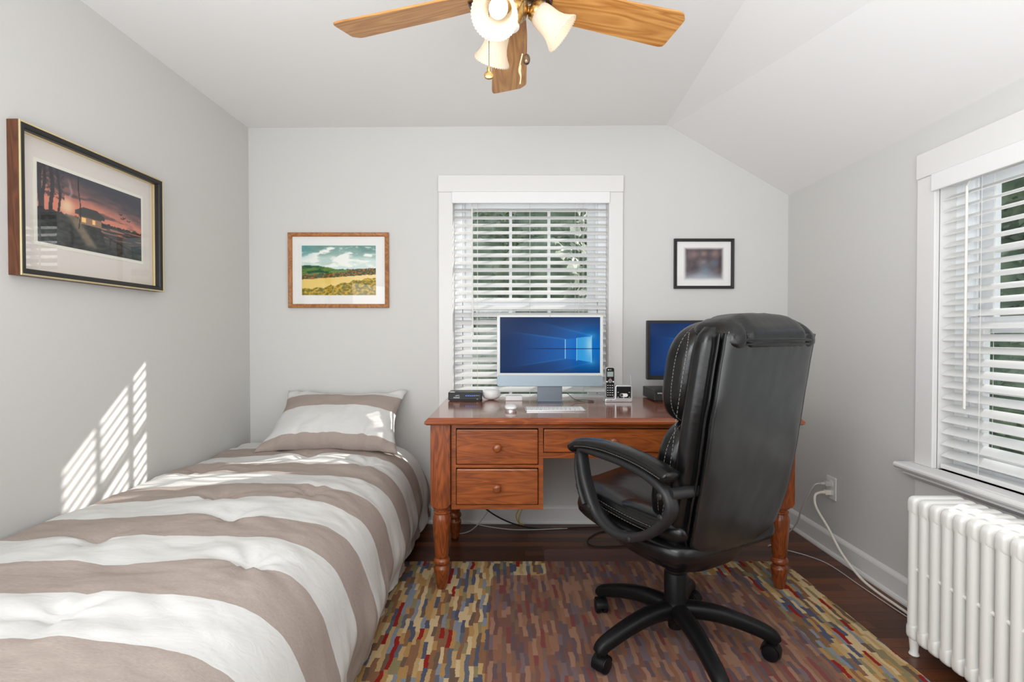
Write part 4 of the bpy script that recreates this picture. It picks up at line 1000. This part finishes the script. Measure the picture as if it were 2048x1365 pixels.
# ---------------------------------------------------------------- outlet and cords by the right wall
O = thing('wall_outlet', 'white double wall outlet low on the right wall', 'outlet', (XR - .0005, 2.543, .335), R(-90))
b = NB(); prism(b, rrect(.072, .115, .003), -.006, 0, .0015, 2, mtx=XZ); obj('cover_plate', b, 'trim', O, smooth=False)
for dz in (.022, -.022):
    b = NB(); prism(b, rrect(.034, .029, .012, 6, 0, dz), -.0075, -.005, .0005, 1, mtx=XZ); obj('socket', b, 'white_pl', O, smooth=False)
def plug(name, label, z, m, pts, r):
    c = thing(name, label, 'cable', (0, 0, 0))
    b = NB(); box(b, XR - .040, XR - .0085, 2.530, 2.556, z - .012, z + .012, .004, 2); cyl(b, (XR - .060, 2.543, z), (XR - .038, 2.543, z), .006, 12, .009); obj('plug', b, m, c, smooth=False)
    b = NB(); tube(b, pts, r, 8, 8); obj('cord', b, m, c); return c
plug('power_cable', 'grey power cable from the upper socket looping to the floor behind the desk leg', .357, 'cable_g',
     [(XR - .058, 2.543, .357), (XR - .085, 2.548, .350), (XR - .100, 2.57, .30), (XR - .11, 2.62, .20), (XR - .10, 2.68, .10), (1.545, 2.74, .022), (1.50, 2.73, .005), (1.44, 2.66, .0045), (1.38, 2.62, .0045)], .0042)
plug('extension_cable', 'cream extension cable from the lower socket running along the floor to the radiator', .313, 'cable_w',
     [(XR - .058, 2.543, .313), (XR - .095, 2.530, .300), (XR - .107, 2.50, .25), (XR - .085, 2.44, .17), (XR - .075, 2.36, .085), (XR - .068, 2.25, .025), (1.600, 2.15, .0065), (1.600, 2.02, .006), (1.600, 1.92, .006), (1.612, 1.84, .006), (1.625, 1.72, .006)], .0058)
def cable(name, label, pts, m, r, cat='cable'): b = NB(); tube(b, pts, r, 8, 8); tag(obj(name, b, m), label, cat)
cable('thin_cable', 'thin grey cable lying on the floor boards beside the cream cable', [(1.44, 2.58, .003), (1.52, 2.50, .003), (1.565, 2.40, .003), (1.570, 2.2, .003), (1.578, 2.0, .003), (1.588, 1.9, .003), (1.60, 1.84, .003)], 'cable_g', .0022)
cable('looped_cable', 'pale grey coiled cable on the floor behind the right desk leg', [(1.30, 2.72, .004), (1.40, 2.80, .004), (1.49, 2.84, .004), (1.52, 2.80, .004), (1.46, 2.74, .0045), (1.36, 2.72, .0045)], 'cable_g', .0038)
cable('black_power_cord', 'black power cord hanging below the left drawers and running along the baseboard', [(-.175, 2.80, .42), (-.175, 2.81, .28), (-.16, 2.82, .18), (-.08, 2.83, .10), (.05, 2.84, .035), (.20, 2.85, .006), (.45, 2.87, .0055), (.80, 2.89, .0055), (1.10, 2.88, .0055)], 'cable_k', .0042)
cable('black_floor_cable', 'thin black cable looped on the floor behind the chair seat', [(.62, 2.84, .004), (.52, 2.80, .004), (.44, 2.70, .004), (.46, 2.62, .004), (.60, 2.62, .004), (.85, 2.66, .004)], 'cable_k', .0030)
cable('blue_network_cable', 'pale blue-grey network cable hanging behind the left desk legs', [(-.06, 2.80, .42), (-.065, 2.82, .25), (-.09, 2.84, .14), (-.15, 2.84, .05), (-.22, 2.80, .006), (-.34, 2.76, .005), (-.38, 2.70, .005), (-.35, 2.64, .005)], 'cable_g', .0028)
cable('white_floor_cable', 'thin white cable lying along the back baseboard under the desk', [(-.40, 2.84, .12), (-.30, 2.88, .06), (-.15, 2.88, .015), (.0, 2.85, .004), (.12, 2.84, .004), (.35, 2.86, .004)], 'cable_w', .0020)
cable('yellow_network_cable', 'yellow network cable twisted below the left drawers', [(-.01, 2.82, .40), (-.005, 2.83, .26), (.03, 2.86, .20), (.065, 2.87, .15), (.07, 2.87, .11), (.055, 2.88, .07), (.07, 2.88, .03), (.10, 2.885, .013)], 'cable_y', .0030)
cable('yellow_patch_cord', 'second yellow cord crossing the twisted yellow network cable', [(.03, 2.82, .40), (.025, 2.83, .25), (.05, 2.855, .18), (.095, 2.86, .14), (.085, 2.865, .10), (.07, 2.87, .05), (.085, 2.875, .008)], 'cable_y', .0028)

# ---------------------------------------------------------------- ceiling fan
F = thing('ceiling_fan', 'oak bladed ceiling fan with three lit frosted glass shades', 'ceiling fan', (.01, 1.384, 0))
BZ = 2.05
for k in range(5):
    a = R(90 + 72 * k)
    q = Matrix.Rotation(a, 4, 'Z') @ Matrix.Translation((0, 0, BZ)) @ Matrix.Rotation(R(-12.5), 4, 'X')
    # outline along +x
    o = [(.095, -.040), (.13, -.050), (.20, -.056), (.50, -.066), (.515, -.065), (.523, -.060), (.536, -.045), (.537, -.035), (.533, .052), (.529, .062), (.518, .066), (.50, .066), (.20, .056), (.13, .050), (.095, .040), (.088, .03), (.088, -.03)]
    b = NB(); prism(b, o, -.003, .003, .001, 1)
    bl = obj('blade', b, 'oak', F, smooth=False); bl.matrix_local = q
    b = NB(); prism(b, [(.075, -.016), (.10, -.026), (.118, -.020), (.124, 0), (.118, .020), (.10, .026), (.075, .016)], -.0065, -.0035, .001, 1)
    tube(b, [(.045, 0, .006), (.065, 0, -.002), (.085, 0, -.008), (.10, 0, -.007)], .008, 10, 5, ry=.013, up=(0, 1, 0))
    tube(b, [(.075, .016, -.010), (.095, .024, -.011), (.112, .016, -.011), (.118, 0, -.011), (.112, -.016, -.011), (.095, -.024, -.011), (.075, -.016, -.010), (.066, 0, -.010)], .0035, 8, 4, True)
    obj('blade_bracket', b, 'dkbrass', bl)
b = NB(); lathe(b, [(.03, 2.058), (.070, 2.062), (.092, 2.070), (.102, 2.09), (.105, 2.13), (.10, 2.155), (.06, 2.17), (.028, 2.18), (.016, 2.20), (.016, 2.27), (.05, 2.275), (.062, 2.30), (.064, 2.3385)], 40); obj('motor_housing', b, 'brass', F, angle=50)
b = NB(); lathe(b, [(.001, 1.953), (.010, 1.955), (.024, 1.962), (.030, 1.975), (.034, 1.985), (.046, 1.992), (.050, 2.005), (.048, 2.022), (.035, 2.034), (.034, 2.058)], 32); obj('light_fitter', b, 'brass', F, angle=60)
b = NB(); superell(b, (0, 0, 1.962), (.026, .026, .013), 1, 1, 24, 12); obj('finial_cap', b, 'white_pl', F)
for ad, td, zz, ss in ((253, 50, -.012, 1), (4, 40, .008, .92), (113, 44, .004, .92)):
    a = R(ad); d = Vector((math.cos(a), math.sin(a), 0)); tilt = R(td)
    ax = (d * math.cos(tilt) + Vector((0, 0, -1)) * math.sin(tilt)).normalized()
    p0 = d * .066 + Vector((0, 0, 2.006 + zz)); q = ax.to_track_quat('Z', 'Y').to_matrix().to_4x4() @ Matrix.Scale(ss, 4); q.translation = p0
    b = NB(); tube(b, [d * .038 + Vector((0, 0, 2.005)), d * .052 + Vector((0, 0, 2.010)), p0 + ax * .004], .010, 10)
    lathe(b, [(.008, -.012), (.020, -.008), (.030, .002), (.031, .018), (.0295, .020)], 26, q); hol = obj('lamp_holder', b, 'brass', F, angle=60)
    # ribbed bell
    b = NB(); n = 180; prof_ = [(.026, .006), (.030, .014), (.0345, .026), (.0365, .040), (.0370, .054), (.0385, .068), (.0430, .083), (.0505, .097), (.0575, .107), (.0600, .112)]
    rings = []
    for j, (r_, z) in enumerate(prof_):
        ring = []
        for i in range(n):
            an = 2 * math.pi * i / n; rb = r_ * (1 + (.012 * math.cos(an * 45) if j > 1 else 0)); zz_ = z + (.0016 * math.cos(an * 45) if j == len(prof_) - 1 else 0)
            ring.append(q @ Vector((rb * math.cos(an), rb * math.sin(an), zz_)))
        rings.append(ring)
    loft(b, rings, caps=False); sh = obj('lamp_shade', b, 'shade', hol, angle=180); so = sh.modifiers.new('thick', 'SOLIDIFY'); so.thickness = .0022
    b = NB(); lathe(b, [(.012, .01), (.013, .022), (.021, .040), (.0245, .058), (.0225, .072), (.013, .083), (.001, .086)], 24, q); obj('bulb', b, 'bulb', hol)
    ld = bpy.data.lights.new('lamp_light', 'POINT'); ld.energy = .12; ld.color = (1, .84, .62); ld.shadow_soft_size = .02
    lo = bpy.data.objects.new('lamp_light', ld); COL.objects.link(lo); lo.parent = hol; lo.location = p0 + ax * .098
def chain(x, y, z0, z1, step=.0042, r=.0015):
    b = NB(); z = z0
    while z > z1: superell(b, (x, y, z), (r, r, r), 1, 1, 6, 4); z -= step
    cyl(b, (x, y, z1), (x, y, z0), .0005, 4); return b
# left chain with a round medallion, right chain with a knob and a gold charm (local to the fan)
c1 = (-.0555, -.075); obj('pull_chain', chain(*c1, 1.965, 1.812), 'dkbrass', F)
b = NB(); tube(b, [(-.015, -.03, 1.967), (-.035, -.05, 1.972), (c1[0], c1[1], 1.965)], .0016, 6); obj('chain_guide', b, 'brass', F)
b = NB(); lathe(b, [(.003, 1.800), (.0048, 1.803), (.0048, 1.812), (.002, 1.814)], 12, Matrix.Translation((*c1, 0))); superell(b, (*c1, 1.791), (.0128, .006, .0105), .9, .8, 24, 14); obj('chain_medallion', b, 'brass', F)
c2 = (.034, -.075); obj('pull_chain', chain(*c2, 1.985, 1.846), 'dkbrass', F)
b = NB(); tube(b, [(.02, -.03, 1.985), (.03, -.055, 1.990), (c2[0], c2[1], 1.985)], .0016, 6); obj('chain_guide', b, 'brass', F)
b = NB(); superell(b, (c2[0] + .008, c2[1], 1.832), (.0095, .0095, .0135), .9, 1, 20, 14); obj('chain_knob', b, 'dkbrass', F)
b = NB()
for i in range(9): superell(b, (c2[0] - .003 - .0008 * i, c2[1] - .004, 1.843 - .0034 * i), (.0022, .002, .0026), 1, 1, 8, 6)
tube(b, [(c2[0] - .008, c2[1] - .004, 1.815), (c2[0] - .010, c2[1] - .004, 1.80), (c2[0] - .007, c2[1] - .004, 1.785), (c2[0] - .009, c2[1] - .004, 1.766)], lambda t: .0030 + .0012 * math.sin(t * 6), 8, 5); obj('chain_charm', b, 'gold', F)

# ---------------------------------------------------------------- outdoors, seen through the blinds
GZ = -2.9
b = NB(); box(b, -40, 60, 3.4, 60, GZ - .2, GZ - .02); box(b, 2.1, 60, -20, 3.4, GZ - .2, GZ - .02)
tag(obj('lawn', b, 'grass', smooth=False), 'green lawn below the windows', 'grass', None, 'stuff')
def make_tree(seed, hgt, rad):
    rnd = random.Random(seed); t = bpy.data.objects.new('tree', None); COL.objects.link(t)
    b = NB(); tube(b, [(0, 0, 0), (.1, .05, hgt * .3), (-.05, .1, hgt * .6), (.05, 0, hgt * .85)], lambda u: .22 * (1 - .7 * u), 10, 4); obj('trunk', b, 'bark', t)
    vs, fs = [], []
    blobs = [(rnd.uniform(-.55, .55) * rad, rnd.uniform(-.5, .5) * rad, max(rad * .55, hgt * (.15 + .68 * i_ / 23)), rad * rnd.uniform(.36, .52)) for i_ in range(24)]
    for bx, by, bz, br in blobs:
        for _ in range(620):
            v = Vector((rnd.gauss(0, 1), rnd.gauss(0, 1), rnd.gauss(0, 1))).normalized() * br * rnd.uniform(.70, 1.05)
            c = Vector((bx, by, bz)) + v; n = (v.normalized() + Vector((rnd.uniform(-.7, .7),) * 3)).normalized(); a = n.orthogonal().normalized(); w = n.cross(a)
            ang = rnd.uniform(0, 6.28); a2 = a * math.cos(ang) + w * math.sin(ang); w2 = n.cross(a2); s = rnd.uniform(.05, .11)
            k = len(vs); vs += [c - a2 * s, c + w2 * s * .5, c + a2 * s, c - w2 * s * .5]; fs.append((k, k + 1, k + 2, k + 3))
    me = bpy.data.meshes.new('foliage'); me.from_pydata(vs, [], fs); bm = bmesh.new(); bm.from_mesh(me)
    for bx, by, bz, br in blobs: 
        b2 = bmesh.new(); bmesh.ops.create_icosphere(b2, subdivisions=3, radius=br * .80)
        for v in b2.verts: v.co *= 1 + .12 * noise.noise(v.co * 3)
        merge(bm, b2, Matrix.Translation((bx, by, bz)))
    bm.to_mesh(me); bm.free(); me.materials.append(M['leaf']); link('foliage', me, t); return t
protos = [make_tree(3, 9.2, 2.9), make_tree(9, 8.6, 2.9)]
def place_tree(i, x, y, rz, s, label, group):
    p = protos[i]
    if not p.get('used'): t = p; p['used'] = 1
    else:
        t = bpy.data.objects.new('tree', None); COL.objects.link(t)
        for ch in p.children: c = ch.copy(); COL.objects.link(c); c.parent = t
    t.location = (x, y, GZ); t.rotation_euler = (0, 0, rz); t.scale = (s, s, s); tag(t, label, 'tree', group)
L1, L2 = 'leafy green tree seen through the blind behind the desk', 'leafy green tree seen through the blind above the radiator'
for i, (x, y, rz) in enumerate(((-6.2, 13.5, 0), (.1, 13.0, 1), (6.4, 15.0, 2), (-3.2, 20.5, 4), (3.6, 20.5, 5), (10.4, 21.5, .4))): place_tree(i % 2, x, y, rz, 1, L1, 'trees beyond the back window')
for i, (x, y, rz) in enumerate(((10.2, 8.2, 3), (12.2, 14.2, 4), (17.2, 10.2, .5), (14.5, 3.2, 2))): place_tree((i + 1) % 2, x, y, rz, 1, L2, 'trees beyond the right window')
for p in protos:
    if 'used' in p: del p['used']
